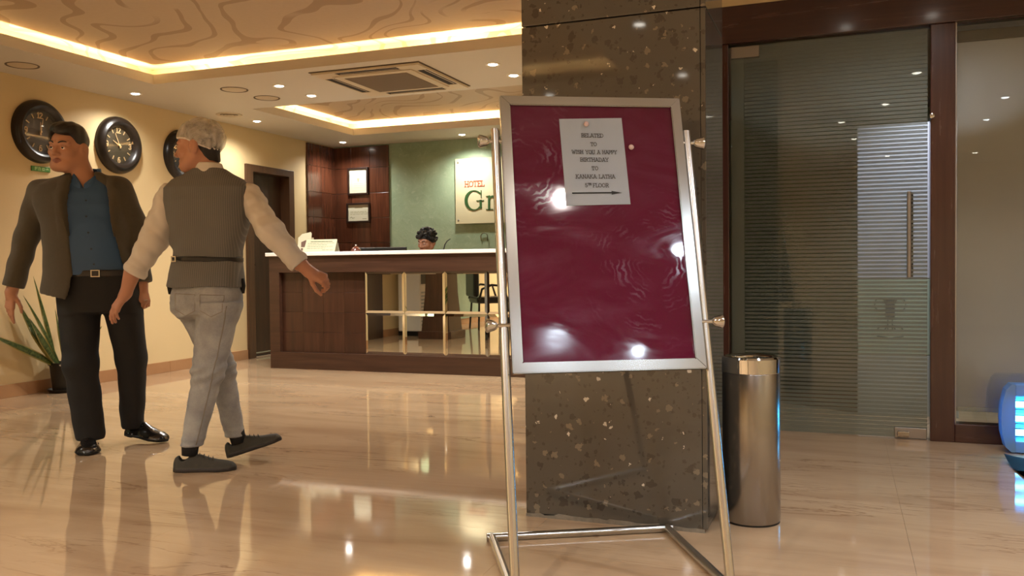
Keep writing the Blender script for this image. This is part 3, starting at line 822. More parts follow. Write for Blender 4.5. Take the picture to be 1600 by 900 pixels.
def certificate(x0, z0, x1, z1, label, landscape):
    o = thing('framed_certificate', label, 'picture frame', ((x0+x1)/2, YB-.022, z0))
    bm = bmesh.new(); w, d = .022, .024; yb = YB-.022
    for a in ((x0-w, z0-w, x0, z1+w), (x1, z0-w, x1+w, z1+w), (x0, z0-w, x1, z0), (x0, z1, x1, z1+w)):
        box(bm, a[0], yb-d, a[1], a[2], yb, a[3], .003)
    obj('frame', bm, plain('dark_frame', srgb(36, 20, 14), .35), o)
    bx('sheet', (x0, yb-.006, z0, x1, yb-.003, z1), plain('certificate_sheet', srgb(198, 194, 170), .5), o)
    bm = bmesh.new(); fm = lambda x, y, t_: ((x0+x1)/2+x, yb-.0062-t_, (z0+z1)/2+y); rr = random.Random(9)
    W_, H_ = (x1-x0)/2, (z1-z0)/2
    if landscape:
        strokes(bm, [[(-.05, H_*.62), (.05, H_*.62)]], .008, fm, .0003)
        for r_ in (.15, .0, -.18): 
            x = -W_*.8
            while x < W_*.7: L = .02+rr.random()*.04; strokes(bm, [[(x, H_*r_), (x+L, H_*r_)]], .005, fm, .0003); x += L+.012
        strokes(bm, [[(-W_*.85, -H_*.62), (-W_*.7, -H_*.5), (-W_*.6, -H_*.66), (-W_*.4, -H_*.6)], [(W_*.4, -H_*.75), (W_*.75, -H_*.75)]], .007, fm, .0003)
    else:
        strokes(bm, [[(-W_*.75, -H_*.8), (W_*.75, -H_*.8), (W_*.75, H_*.82), (-W_*.75, H_*.82), (-W_*.75, -H_*.8)]], .002, fm, .0003)
        strokes(bm, [[(-.012, .03), (.012, .03), (0, .005), (-.012, .03)], [(0, .01), (0, -.005)]], .010, fm, .0003)
        for r_ in (-.2, -.38, -.55): strokes(bm, [[(-W_*.5, H_*r_), (W_*.5, H_*r_)]], .0025, fm, .0003)
    obj('print', bm, plain('olive_print', srgb(132, 130, 96), .6), o)
certificate(-5.668, 1.870, -5.425, 2.160, 'upright framed certificate, the upper one on the wood panels', False)
certificate(-5.690, 1.530, -5.405, 1.728, 'wide framed certificate, the lower one on the wood panels', True)

lg = thing('logo_panel', 'cream acrylic hotel name panel on the green wall', 'sign', (-3.6, YB, 1.456))
bx('board', (-4.240, YB-.035, 1.456, -2.95, YB-.022, 2.214), plain('cream_acrylic', srgb(204, 196, 160), .12), lg, .002)
for x, z in ((-4.205, 2.17), (-4.205, 1.50), (-2.985, 2.17), (-2.985, 1.50)):
    lathe_o('spacer_screw', [(.012, -.022), (.012, 0), (.009, .004), (0, .004)], M['brass'], lg, 16, Matrix.Translation((x, YB-.0352, z)) @ Matrix.Rotation(PI/2, 4, 'X'))
fm = lambda x, y, t_: (x, YB-.0352-t_, y)
bm = bmesh.new(); text(bm, 'HOTEL', -4.112, 1.884, .062, .0085, fm, .003, 1.0, width=.25, left=False) if False else None
ls, tot = text_lines('HOTEL', .062); k_ = .252/tot
strokes(bm, [[(-4.122+x*k_, 1.886+y) for x, y in ln] for ln in ls], .0085, fm, .003)
obj('word_hotel', bm, plain('red_letters', srgb(172, 78, 56), .45), lg)
def band(bm, outer, inner, t0, t1):      # ring-like letter stroke between two polylines
    n = len(outer)
    lo = [[bm.verts.new(fm(x, y, t0)) for x, y in p] for p in (outer, inner)]; hi = [[bm.verts.new(fm(x, y, t1)) for x, y in p] for p in (outer, inner)]
    for k in range(n-1):
        bm.faces.new((hi[0][k], hi[0][k+1], hi[1][k+1], hi[1][k])); bm.faces.new((lo[0][k], lo[0][k+1], hi[0][k+1], hi[0][k])); bm.faces.new((lo[1][k], lo[1][k+1], hi[1][k+1], hi[1][k]))
GCX, GCY = -4.005, 1.726
bm = bmesh.new()
band(bm, arc(GCX, GCY, .118, .118, 38, 322, 30), arc(GCX+.006, GCY, .084, .106, 44, 316, 30), 0, .006)
strokes(bm, [[(GCX+.086, GCY-.085), (GCX+.086, GCY-.012)]], .026, fm, .006); strokes(bm, [[(GCX+.036, GCY-.008), (GCX+.122, GCY-.008)]], .009, fm, .006)
strokes(bm, [[(GCX+.092, GCY+.03), (GCX+.092, GCY+.108)]], .009, fm, .006)
obj('letter', bm, plain('dark_green_letters', srgb(48, 84, 44), .4), lg)
bm = bmesh.new(); rx = -3.815
strokes(bm, [[(rx, GCY-.110), (rx, GCY+.036)]], .024, fm, .006); strokes(bm, [[(rx-.035, GCY-.112), (rx+.045, GCY-.112)], [(rx-.034, GCY+.040), (rx, GCY+.040)]], .008, fm, .006)
band(bm, arc(rx+.045, GCY-.005, .045, .052, 160, 40, 10), arc(rx+.045, GCY-.012, .038, .036, 160, 40, 10), 0, .006)
lathe(bm, [(0, .006), (.016, .006), (.016, 0)], 16, Matrix.Translation((rx+.078, YB-.0352, GCY+.026)) @ Matrix.Rotation(PI/2, 4, 'X'))
obj('letter', bm, bpy.data.materials['dark_green_letters'], lg)

# ------------------------------------------------------------------ sign stand
SA = .4988; SW, SD = .6279, .598; LB = .2737
SO = Vector((-.5744, 2.3995, 0))
ss = thing('sign_stand', 'steel framed burgundy notice board on a tubular floor stand', 'sign stand', SO, SA)
r = .0142; tl = math.tan(.2661)
for s in (-1, 1):
    bm = bmesh.new(); tube(bm, [(s*SW/2, r*.3, .004), (s*SW/2, 1.385*tl, 1.385)], r, 18); sharp(obj('leg', bm, M['steel_tube'], ss, True, True))
    bm = bmesh.new(); tube(bm, [(s*SW/2, .004, r), (s*SW/2, SD+.012, r)], r, 18); sharp(obj('side_bar', bm, M['steel_tube'], ss, True, True))
bm = bmesh.new(); tube(bm, [(-SW/2-.018, SD, r), (SW/2+.018, SD, r)], r*.96, 18); sharp(obj('rear_bar', bm, M['steel_x'], ss, True, True))
BM_ = Matrix.Translation((0, .1581, .6329)) @ Matrix.Rotation(-LB, 4, 'X')     # u along x, w out of the face is -y, v along z
HW, HH = .2966, .8924; fw_ = .0322
def mitre(name, pts, mat):
    bm = bmesh.new()
    # board-face polygon (u, v) extruded from w=-.012 (back) to w=+.014 (front)
    a = [bm.verts.new(BM_ @ Vector((u, .012, v))) for u, v in pts]; b = [bm.verts.new(BM_ @ Vector((u, -.014, v))) for u, v in pts]
    bm.faces.new(a[::-1]); bm.faces.new(b)
    for k in range(4): bm.faces.new((a[k], a[(k+1) % 4], b[(k+1) % 4], b[k]))
    bmesh.ops.recalc_face_normals(bm, faces=bm.faces)
    bmesh.ops.bevel(bm, geom=list(bm.edges), offset=.0025, segments=2, affect='EDGES')
    obj(name, bm, mat, ss, True)
mitre('frame_rail', [(-HW, HH), (HW, HH), (HW-fw_, HH-fw_), (-HW+fw_, HH-fw_)], M['steel_x'])
mitre('frame_rail', [(-HW, 0), (HW, 0), (HW-fw_, fw_), (-HW+fw_, fw_)], M['steel_x'])
mitre('frame_stile', [(-HW, 0), (-HW, HH), (-HW+fw_, HH-fw_), (-HW+fw_, fw_)], M['steel_z'])
mitre('frame_stile', [(HW, 0), (HW, HH), (HW-fw_, HH-fw_), (HW-fw_, fw_)], M['steel_z'])
def m_board():
    k = N('burgundy_board_under_smudged_cover'); v = k.obj()
    d = k.noise(k.map(v, (1, 1, 1)), 3.5, 5, .6, 1.2)
    sm = k.ramp(k.noise(k.map(v, (.6, 1, 1.6), (0, .9, 0)), 4.5, 6, .62, 1.0), [(.45, 0), (.75, .30)])
    c = k.mix(d, srgb(80, 8, 40), srgb(90, 12, 50)); c = k.mix(k.math('MULTIPLY', sm, .5), c, srgb(130, 80, 108))
    # wiped finger smears: broken arcs around two wiping centres
    sw = 0
    for cx_, cz_, sc_ in ((.16, .95, 30), (-.24, 1.28, 26)):
        mp = k.n('Mapping'); k.t.links.new(v, mp.inputs[0]); mp.inputs['Location'].default_value = (-cx_, 0, -cz_)
        w = k.n('TexWave', wave_type='RINGS', rings_direction='Y'); k.t.links.new(mp.outputs[0], w.inputs['Vector'])
        w.inputs['Scale'].default_value = sc_*.6; w.inputs['Distortion'].default_value = 9.0; w.inputs['Detail'].default_value = 4; w.inputs['Detail Scale'].default_value = 1.6
        ln = k.n('VectorMath', operation='LENGTH'); sxz = k.n('VectorMath', operation='MULTIPLY'); k.t.links.new(mp.outputs[0], sxz.inputs[0]); sxz.inputs[1].default_value = (1, 0, 1); k.t.links.new(sxz.outputs[0], ln.inputs[0])
        g1 = k.ramp(ln.outputs['Value'], [(.03, .0), (.08, 1.0), (.17, .7), (.27, .0)]); g2 = k.ramp(k.noise(v, 14, 3), [(.50, 0), (.72, 1)])
        one = k.math('MULTIPLY', k.math('MULTIPLY', k.ramp(w.outputs['Fac'], [(.45, 0), (.95, 1)]), g1), g2)
        sw = one if isinstance(sw, int) else k.math('MAXIMUM', sw, one)
    c = k.mix(k.math('MULTIPLY', sw, .15), c, srgb(176, 160, 196))
    k.p(color=c, rough=.6, spec=.0, coat=1.0, coatr=k.math('MULTIPLY_ADD', sm, .5, k.math('MULTIPLY_ADD', sw, .12, .025)), normal=k.bump(d, .02, .02)); return k.m
bm = bmesh.new(); box(bm, -HW+fw_-.004, -.004, fw_-.004, HW-fw_+.004, .006, HH-fw_+.004, mtx=BM_); obj('board_panel', bm, m_board(), ss, True)
bm = bmesh.new(); box(bm, -HW+fw_-.004, .006, fw_-.004, HW-fw_+.004, .010, HH-fw_+.004, mtx=BM_); obj('back_panel', bm, M['greyl'], ss, True)
for v_ in (.742, .148):
    for s in (-1, 1):
        p = BM_ @ Vector((s*(SW/2), .004, v_))
        T = Matrix.Translation(p) @ Matrix.Rotation(s*PI/2, 4, 'Y')
        lathe_o('clamp_knob', [(.006, -.03), (.006, .020), (.010, .022), (.015, .030), (.020, .046), (.021, .052), (.016, .056), (.006, .058), (0, .058)], M['chrome'], ss, 24, T, True)
STM = Matrix.Translation(SO) @ Matrix.Rotation(SA, 4, 'Z') @ BM_
# notice sheet pinned to the board
nt = thing('paper_notice', 'white birthday notice sheet with an arrow, pinned to the burgundy board', 'notice', STM @ Vector((0, -.005, .52)))
FR = -.0042
bm = bmesh.new()
P4 = [(-.1078, .8169), (.0981, .8231), (.1037, .5281), (-.1023, .523)]
nU, nV = 8, 10; g = []
for j in range(nV+1):
    row = []
    for i in range(nU+1):
        a, b_ = i/nU, j/nV
        u = (P4[0][0]*(1-a)+P4[1][0]*a)*(1-b_)+(P4[3][0]*(1-a)+P4[2][0]*a)*b_
        v_ = (P4[0][1]*(1-a)+P4[1][1]*a)*(1-b_)+(P4[3][1]*(1-a)+P4[2][1]*a)*b_
        row.append(bm.verts.new(STM @ Vector((u, FR-.0012-.0012*math.sin(a*3)*b_, v_))))
    g.append(row)
for j in range(nV):
    for i in range(nU): bm.faces.new((g[j][i], g[j+1][i], g[j+1][i+1], g[j][i+1]))
bmesh.ops.solidify(bm, geom=list(bm.faces), thickness=-.0004)
obj('sheet', bm, M['paper_w'], nt, smooth=False)
fm = lambda x, y, t_: STM @ Vector((x, FR-.0030-t_, y))
def line(s, cx, cy, h, wd):
    bm = bmesh.new(); ls, tot = text_lines(s, h); k_ = wd/tot
    rot = -.004
    strokes(bm, [[(cx-wd/2+x*k_, cy-h/2+y) for x, y in ln] for ln in ls], .0016, fm, .0002)
    obj('printed_line', bm, M['ink'], nt)
line('BELATED', -.0035, .7600, .0122, .073); line('TO', -.0010, .7300, .0115, .021); line('WISH YOU A HAPPY', -.0005, .7030, .0122, .147)
line('BIRTHADAY', -.0024, .6770, .0122, .093); line('TO', -.0024, .6480, .0115, .021); line('KANAKA LATHA', -.0030, .6200, .0122, .128)
line('5', -.0345, .5905, .0122, .0085); line('TH', -.0235, .5945, .0060, .0105); line('FLOOR', .0120, .5905, .0122, .052)
bm = bmesh.new()
a_ = [bm.verts.new(fm(x, y, .0002)) for x, y in ((-.082, .5620), (.045, .5632), (.045, .5595), (.080, .5658), (.045, .5718), (.045, .5682), (-.082, .5666))]
bm.faces.new(a_); obj('printed_arrow', bm, M['ink_black'], nt)
for u, v_, lb in ((-.0211, .798, 'pearl push pin holding the top of the paper notice'), (.1205, .7196, 'lone pearl push pin in the board right of the notice')):
    pnn = thing('push_pin', lb, 'pin', STM @ Vector((u, -.004, v_)), group='push pins')
    T = STM @ Matrix.Translation((u, -.0035, v_)) @ Matrix.Rotation(PI/2, 4, 'X')
    lathe_o('head', [(0, .002), (.005, .0025), (.0085, .006), (.0085, .009), (.005, .013), (0, .014)], plain('pearl_plastic', srgb(205, 180, 178), .2), pnn, 18, T)
    lathe_o('point', [(0, 0), (.0012, 0), (.0012, .004), (0, .004)], M['chrome'], pnn, 8, T)

# ------------------------------------------------------------------ bin, insect lamp, mat
bn = thing('waste_bin', 'tall cylindrical brushed steel bin beside the stone pillar', 'bin', (-.318, 3.325, 0))
BR, BH = .104, .612
lathe_o('body', [(0, .004), (BR-.004, .004), (BR, .010), (BR, BH-.062), (BR-.001, BH-.060)], M['bin'], bn, 64, local=True)
lathe_o('lid_band', [(BR-.002, BH-.062), (BR+.001, BH-.058), (BR+.001, BH-.008), (BR-.004, BH-.001), (BR-.012, BH), (BR-.03, BH-.008), (BR-.034, BH-.06)], M['chrome'], bn, 64, local=True)
lathe_o('swing_lid', [(BR-.034, BH-.014), (.05, BH-.010), (0, BH-.008)], M['chrome'], bn, 48, local=True)
lathe_o('foot_ring', [(BR-.02, 0), (BR-.002, 0), (BR-.002, .010), (BR-.02, .010), (BR-.02, 0)], M['black'], bn, 48, local=True)

ik = thing('insect_lamp', 'glowing blue insect lamp standing on the floor at the right edge', 'insect lamp', (1.03, 4.93, 0))
def m_blue():
    k = N('blue_lit_plastic'); d = k.n('BsdfDiffuse'); d.inputs[0].default_value = srgb(130, 168, 205)
    t = k.n('BsdfTranslucent'); t.inputs[0].default_value = srgb(130, 175, 215)
    g = k.n('BsdfGlossy'); g.inputs['Roughness'].default_value = .15
    m1 = k.n('MixShader'); m1.inputs[0].default_value = .40; k.t.links.new(d.outputs[0], m1.inputs[1]); k.t.links.new(t.outputs[0], m1.inputs[2])
    m2 = k.n('MixShader'); m2.inputs[0].default_value = .06; k.t.links.new(m1.outputs[0], m2.inputs[1]); k.t.links.new(g.outputs[0], m2.inputs[2])
    k.t.links.new(m2.outputs[0], k.out.inputs[0]); return k.m
M['bluep'] = m_blue()
bm = bmesh.new(); X0, X1, H = .735, 1.33, .345
def side(s): return [(X0+.028 if s < 0 else X1-.028, 0)]
outl = [(X0+.045, .006), (X0+.020, .030), (X0+.004, .10), (X0, .17), (X0+.004, .24), (X0+.022, .315), (X0+.045, .342), (X1-.045, .342), (X1-.022, .315), (X1-.004, .24), (X1, .17), (X1-.004, .10), (X1-.02, .03), (X1-.045, .006)]
inn = [(X0+.060, .050), (X0+.060, .29), (X1-.060, .29), (X1-.060, .050)]
RT = Matrix.Rotation(PI/2, 4, 'X')
prism(bm, outl, -4.985, -4.955, RT)      # back shell
obj('back_shell', bm, M['bluep'], ik)
bm = bmesh.new()
prism(bm, outl[:7]+[(X0+.062, .342), (X0+.062, .006)], -4.955, -4.885, RT); obj('end_cap', bm, M['bluep'], ik)
bm = bmesh.new(); prism(bm, [(X1-.062, .006), (X1-.062, .342)]+outl[7:], -4.955, -4.885, RT); obj('end_cap', bm, M['bluep'], ik)
bx('top_bar', (X0+.062, 4.885, .285, X1-.062, 4.955, .342), M['bluep'], ik, .004); bx('bottom_bar', (X0+.062, 4.885, .006, X1-.062, 4.955, .062), M['bluep'], ik, .004)
for z in (.100, .170, .240):
    bm = bmesh.new(); tube(bm, [(X0+.063, 4.925, z), (X1-.063, 4.925, z)], .015, 14)
    obj('tube_lamp', bm, emit('blue_tube_glow', (.08, .55, 1.0, 1), 22), ik, smooth=True)
for z in (.085, .125, .150, .190, .220, .262):
    bm = bmesh.new(); tube(bm, [(X0+.060, 4.893, z), (X1-.060, 4.893, z)], .0022, 6); obj('guard_wire', bm, M['black'], ik, smooth=True)
for x in (X0+.12, X1-.12): bx('foot', (x-.03, 4.89, 0, x+.03, 4.98, .007), M['black'], ik)

mt = thing('door_mat', 'black mat with its corner curling up at the right edge', 'mat', (1.05, 4.42, 0))
def mat_grid():
    bm = bmesh.new(); n = 14; g = []
    c0 = Vector((.712, 4.66)); ex1 = Vector((.60, .16)).normalized(); ex2 = Vector((.06, -.62)).normalized()
    for i in range(n+1):
        row = []
        for j in range(n+1):
            a, b_ = (i/n)**1.6*.62, (j/n)**1.6*.60
            p = c0+ex1*a+ex2*b_; d = math.hypot(a, b_)
            z = .006+.026*max(0, 1-d/.16)**1.6+.010*max(0, 1-b_/.10)*max(0, 1-a/.5)
            row.append(bm.verts.new((p.x, p.y, z)))
        g.append(row)
    for i in range(n):
        for j in range(n): bm.faces.new((g[i][j], g[i][j+1], g[i+1][j+1], g[i+1][j]))
    bmesh.ops.solidify(bm, geom=list(bm.faces), thickness=-.005)
    bmesh.ops.recalc_face_normals(bm, faces=bm.faces)
    return bm
obj('mat_sheet', mat_grid(), noisy('black_ribbed_rubber', srgb(20, 20, 24), srgb(30, 30, 36), 60, .8, .5), mt, smooth=True)

# ------------------------------------------------------------------ snake plant by the left wall
pt = thing('potted_snake_plant', 'snake plant with long pale edged leaves in a black pot', 'plant', (-5.755, 5.165, 0))
M['pot'] = plain('black_pot_plastic', srgb(30, 28, 24), .45)
lathe_o('saucer', [(0, 0), (.10, 0), (.118, .026), (.112, .026), (.098, .008), (0, .008)], M['pot'], pt, 36, local=True)
lathe_o('pot', [(0, .010), (.078, .010), (.098, .215), (.108, .215), (.108, .235), (.096, .235), (.090, .20), (0, .20)], M['pot'], pt, 36, local=True)
lathe_o('soil', [(.091, .204), (.04, .212), (0, .214)], plain('dark_soil', srgb(52, 40, 30), .9), pt, 24, local=True)
lathe_o('pebble', [(0, .208), (.018, .214), (.020, .222), (.010, .230), (0, .231)], M['white'], pt, 12, Matrix.Translation((.06, -.07, .0)), True)
def m_leaf():
    k = N('snake_plant_leaf'); uv = k.n('UVMap').outputs[0]; sep = k.n('SeparateXYZ'); k.t.links.new(uv, sep.inputs[0])
    e = k.math('ABSOLUTE', k.math('SUBTRACT', sep.outputs[0], .5))
    b = k.noise(k.map(uv, (2, 26, 1)), 1.0, 3, .6, .5)
    c = k.ramp(b, [(.4, srgb(62, 84, 40)), (.6, srgb(106, 122, 66))])
    c = k.mix(k.ramp(e, [(.33, 0), (.38, 1)]), c, srgb(186, 176, 104)); k.p(color=c, rough=.4); return k.m
M['leaf'] = m_leaf()
def leaf(base, mid, tip, w, twist):
    bm = bmesh.new(); uvl = bm.loops.layers.uv.new('UVMap'); n = 12; rows_ = []
    b, m_, t_ = Vector(base), Vector(mid), Vector(tip)
    for i in range(n+1):
        s = i/n; p = b*(1-s)**2+m_*2*s*(1-s)+t_*s*s
        d = ((m_-b)*(1-s)+(t_-m_)*s).normalized()
        sd = d.cross(Vector((math.cos(twist), math.sin(twist), .15))).normalized()
        nn = d.cross(sd)
        ww = w*(.55+.9*s*(1-s)*2 if s < .55 else (1-s)**.75*1.86)*.5
        ww = max(ww, .0006)
        rows_.append([bm.verts.new(p-sd*ww+nn*ww*.45), bm.verts.new(p), bm.verts.new(p+sd*ww+nn*ww*.45)])
    for i in range(n):
        for j in range(2):
            f = bm.faces.new((rows_[i][j], rows_[i][j+1], rows_[i+1][j+1], rows_[i+1][j]))
            for l, (u, v_) in zip(f.loops, ((j/2, i/n), ((j+1)/2, i/n), ((j+1)/2, (i+1)/n), (j/2, (i+1)/n))): l[uvl].uv = (u, v_)
    bmesh.ops.solidify(bm, geom=list(bm.faces), thickness=.0025)
    obj('leaf', bm, M['leaf'], pt, True, True)
# local coordinates: origin at the pot base
leaf((.0, -.05, .21), (.012, -.13, .55), (.015, -.265, .915), .060, .3)
leaf((.0, -.04, .21), (.01, -.22, .42), (.015, -.41, .745), .078, .2)
leaf((.01, -.03, .21), (.03, -.16, .50), (.03, -.37, .775), .062, .5)
leaf((.0, -.06, .21), (.01, -.26, .34), (.02, -.68, .515), .058, -.2)
leaf((.02, -.05, .21), (.045, -.17, .36), (.045, -.33, .60), .072, .1)
leaf((.02, -.0, .21), (.03, -.03, .45), (.03, -.09, .66), .050, .4)
leaf((.03, .03, .21), (.05, .08, .42), (.06, .16, .70), .055, .2)
leaf((.04, .04, .21), (.08, .16, .34), (.10, .30, .50), .050, -.2)

# ------------------------------------------------------------------ signed-distance modelling for figures
F32 = np.float32
def grid(lo, hi, h):
    ax = [np.arange(a, b+h, h, dtype=F32) for a, b in zip(lo, hi)]
    return np.meshgrid(*ax, indexing='ij', sparse=True)
def nets(fn, lo, hi, h):
    X, Y, Z = grid(lo, hi, h)
    D = np.ascontiguousarray(np.broadcast_to(fn(X, Y, Z), (X.shape[0], Y.shape[1], Z.shape[2]))).astype(F32).copy()
    D[0], D[-1], D[:, 0], D[:, -1], D[:, :, 0], D[:, :, -1] = (np.maximum(q, 1e-4) for q in (D[0], D[-1], D[:, 0], D[:, -1], D[:, :, 0], D[:, :, -1]))
    S = D < 0
    n = [s-1 for s in D.shape]
    c = np.zeros(n, np.int8)
    offs = [(i, j, k) for i in (0, 1) for j in (0, 1) for k in (0, 1)]
    for o in offs: c += S[o[0]:o[0]+n[0], o[1]:o[1]+n[1], o[2]:o[2]+n[2]]
    act = np.argwhere((c > 0) & (c < 8))
    idx = -np.ones(n, np.int32); idx[tuple(act.T)] = np.arange(len(act))
    acc = np.zeros((len(act), 3)); cnt = np.zeros(len(act))
    for a in offs:
        for ax in range(3):
            if a[ax]: continue
            b = list(a); b[ax] = 1
            ia = act+a; ib = act+b
            da = D[tuple(ia.T)]; db = D[tuple(ib.T)]
            m = (da < 0) != (db < 0)
            t = np.where(m, da/np.where(da == db, 1, da-db), 0)
            p = np.tile(np.array(a, float), (len(act), 1)); p[:, ax] = t
            acc[m] += p[m]; cnt[m] += 1
    V = (act+acc/cnt[:, None])*h+np.array([X.flat[0], Y.flat[0], Z.flat[0]])
    Q = []
    for ax in range(3):
        u, v = (ax+1) % 3, (ax+2) % 3
        sl0 = [slice(None)]*3; sl1 = [slice(None)]*3; sl0[ax] = slice(0, -1); sl1[ax] = slice(1, None)
        A, B = S[tuple(sl0)], S[tuple(sl1)]
        e = np.argwhere(A != B)
        e = e[(e[:, u] > 0) & (e[:, v] > 0) & (e[:, u] < n[u]) & (e[:, v] < n[v])]
        ins = A[tuple(e.T)]
        def cell(du, dv):
            q = e.copy(); q[:, u] += du; q[:, v] += dv; return idx[tuple(q.T)]
        q = np.stack([cell(-1, -1), cell(0, -1), cell(0, 0), cell(-1, 0)], 1)
        q[~ins] = q[~ins][:, ::-1]
        Q.append(q)
    return V, np.concatenate(Q)
def mesh_from(name, parts):
    """parts: list of (V, Q[, material index array])"""
    off = 0; Vs, Qs, Ms = [], [], []
    for V, Q, mi in parts:
        Vs.append(V); Qs.append(Q+off); Ms.append(mi if mi is not None else np.zeros(len(Q), int)); off += len(V)
    V = np.concatenate(Vs); Q = np.concatenate(Qs); mi = np.concatenate(Ms)
    me = bpy.data.meshes.new(name)
    me.vertices.add(len(V)); me.vertices.foreach_set('co', V.astype(F32).ravel())
    me.loops.add(Q.size); me.loops.foreach_set('vertex_index', Q.astype(np.int32).ravel())
    me.polygons.add(len(Q)); me.polygons.foreach_set('loop_start', np.arange(0, Q.size, 4, dtype=np.int32))
    try: me.polygons.foreach_set('loop_total', np.full(len(Q), 4, np.int32))
    except Exception: pass
    me.polygons.foreach_set('material_index', mi.astype(np.int32)); me.polygons.foreach_set('use_smooth', np.ones(len(Q), bool))
    me.update(calc_edges=True); me.validate()
    return me
def part(name, fn, lo, hi, h, mat, parent, matfn=None):
    V, Q = nets(fn, lo, hi, h)
    mi = matfn(V[Q].mean(1)) if matfn else None
    return obm(name, mesh_from(name, [(V, Q, mi)]), mat, parent, True)
def smin(a, b, k):
    h = np.clip(.5+.5*(b-a)/k, 0, 1); return b*(1-h)+a*h-k*h*(1-h)
def smax(a, b, k): return -smin(-a, -b, k)
def cone(X, Y, Z, a, b, ra, rb, sx=1):
    a = np.array(a, float); b = np.array(b, float); d = b-a; L2 = float(d@d)+1e-12
    px, py, pz = X-a[0], Y-a[1], Z-a[2]
    t = np.clip((px*d[0]+py*d[1]+pz*d[2])/L2, 0, 1)
    return np.sqrt((px-t*d[0])**2+(py-t*d[1])**2+(pz-t*d[2])**2)-(ra+(rb-ra)*t)
def ell(X, Y, Z, c, r):
    q = np.sqrt(((X-c[0])/r[0])**2+((Y-c[1])/r[1])**2+((Z-c[2])/r[2])**2); return (q-1)*min(r)
def loft(X, Y, Z, keys, yaw=0, n=2.3):
    K = np.array(keys, float); z = np.clip(Z, K[0, 0], K[-1, 0])
    cx, cy, a, b = (np.interp(z, K[:, 0], K[:, i]) for i in (1, 2, 3, 4))
    px, py = X-cx, Y-cy; c, s = math.cos(yaw), math.sin(yaw)
    u, v = px*c+py*s, -px*s+py*c
    q = (np.abs(u/a)**n+np.abs(v/b)**n)**(1/n)
    d = (q-1)*np.minimum(a, b)
    return np.maximum(d, np.maximum(K[0, 0]-Z, Z-K[-1, 0]))
def folds(X, Y, Z, amp, sc, seed=0):
    s = seed
    return amp*(np.sin(X*sc*1.1+Z*sc*.8+s+1.5*np.sin(Y*sc*.6+Z*sc*.5+s))*.6+np.sin(Z*sc*1.5-X*sc*.6+Y*sc*.4+2*s)*.4)

# ---- head: local frame x = its left... symmetric, y = face forward, z up, nominal height .235
def head_fn(hair=False):
    def f(x, y, z):
        ax = np.abs(x)
        d = ell(x, y, z, (0, -.012, .036), (.075, .096, .082))
        d = smin(d, ell(x, y, z, (0, .022, -.030), (.061, .066, .078)), .03)
        d = smin(d, ell(x, y, z, (0, .056, -.088), (.032, .030, .026)), .03)
        d = smin(d, cone(ax, y, z, (.056, -.005, -.045), (.034, .055, -.088), .022, .019), .03)
        d = smin(d, ell(ax, y, z, (.040, .060, -.020), (.024, .022, .022)), .02)
        d = smin(d, cone(ax, y, z, (.046, .068, .026), (.010, .084, .024), .009, .010), .014)
        d = smax(d, -ell(ax, y, z, (.031, .101, .004), (.019, .020, .012)), .012)
        d = smin(d, ell(ax, y, z, (.031, .0735, .003), (.0160, .0130, .0110)), .004)
        d = smin(d, cone(x, y, z, (0, .080, .016), (0, .104, -.026), .0085, .0125), .012)
        d = smin(d, ell(ax, y, z, (.0135, .092, -.031), (.009, .011, .0085)), .007)
        d = smin(d, cone(ax, y, z, (.002, .0905, -.0555), (.021, .079, -.058), .0062, .0035), .006)
        d = smin(d, cone(ax, y, z, (.002, .0880, -.0665), (.018, .079, -.062), .0075, .004), .006)
        d = np.maximum(d, -cone(ax, y, z, (0, .100, -.0608), (.017, .088, -.0603), .0022, .0012))
        e = ell(ax, y*1.0+.45*(ax-.075), z, (.080, -.010, -.002), (.014, .023, .035))
        e = smax(e, -ell(ax, y, z, (.094, .000, .0), (.010, .012, .020)), .005)
        return smin(d, e, .008)
    return f
SKIN_M = lambda name, c1, c2: noisy(name, c1, c2, 7, .5, .08, .002, spec=.4)
def lips(cx):
    return ((np.abs(cx[:, 0]) < .0245) & (cx[:, 2] > -.0755) & (cx[:, 2] < -.0495) & (cx[:, 1] > .074) & (np.abs(cx[:, 2]+.0615) < .0125*(1-(np.abs(cx[:, 0])/.026)**2)+.001)).astype(int)
def frame(fwd, tilt=0, up=(0, 0, 1)):
    y = np.array(fwd, float); y /= np.linalg.norm(y); u = np.array(up, float)
    x = np.cross(y, u); x /= np.linalg.norm(x); z = np.cross(x, y)
    c, s = math.cos(tilt), math.sin(tilt)
    return np.stack([c*x+s*z, y, -s*x+c*z])        # rows: axes
class Head:
    def __init__(s, c, fwd, sc, tilt=0, up=(0, 0, 1)): s.c = np.array(c, float); s.A = frame(fwd, tilt, up); s.s = sc
    def wrap(s, f):
        def g(X, Y, Z):
            px, py, pz = X-s.c[0], Y-s.c[1], Z-s.c[2]; A = s.A
            return f(*((A[i, 0]*px+A[i, 1]*py+A[i, 2]*pz)/s.s for i in range(3)))*s.s
        return g
    def P(s, p): return s.c+s.s*(np.array(p, float)@s.A)
    def M(s):
        m = Matrix.Identity(4)
        for i in range(3):
            for j in range(3): m[i][j] = float(s.A[j, i]*s.s)
            m[i][3] = float(s.c[i])
        return m
    def box(s, r): return s.c-r, s.c+r
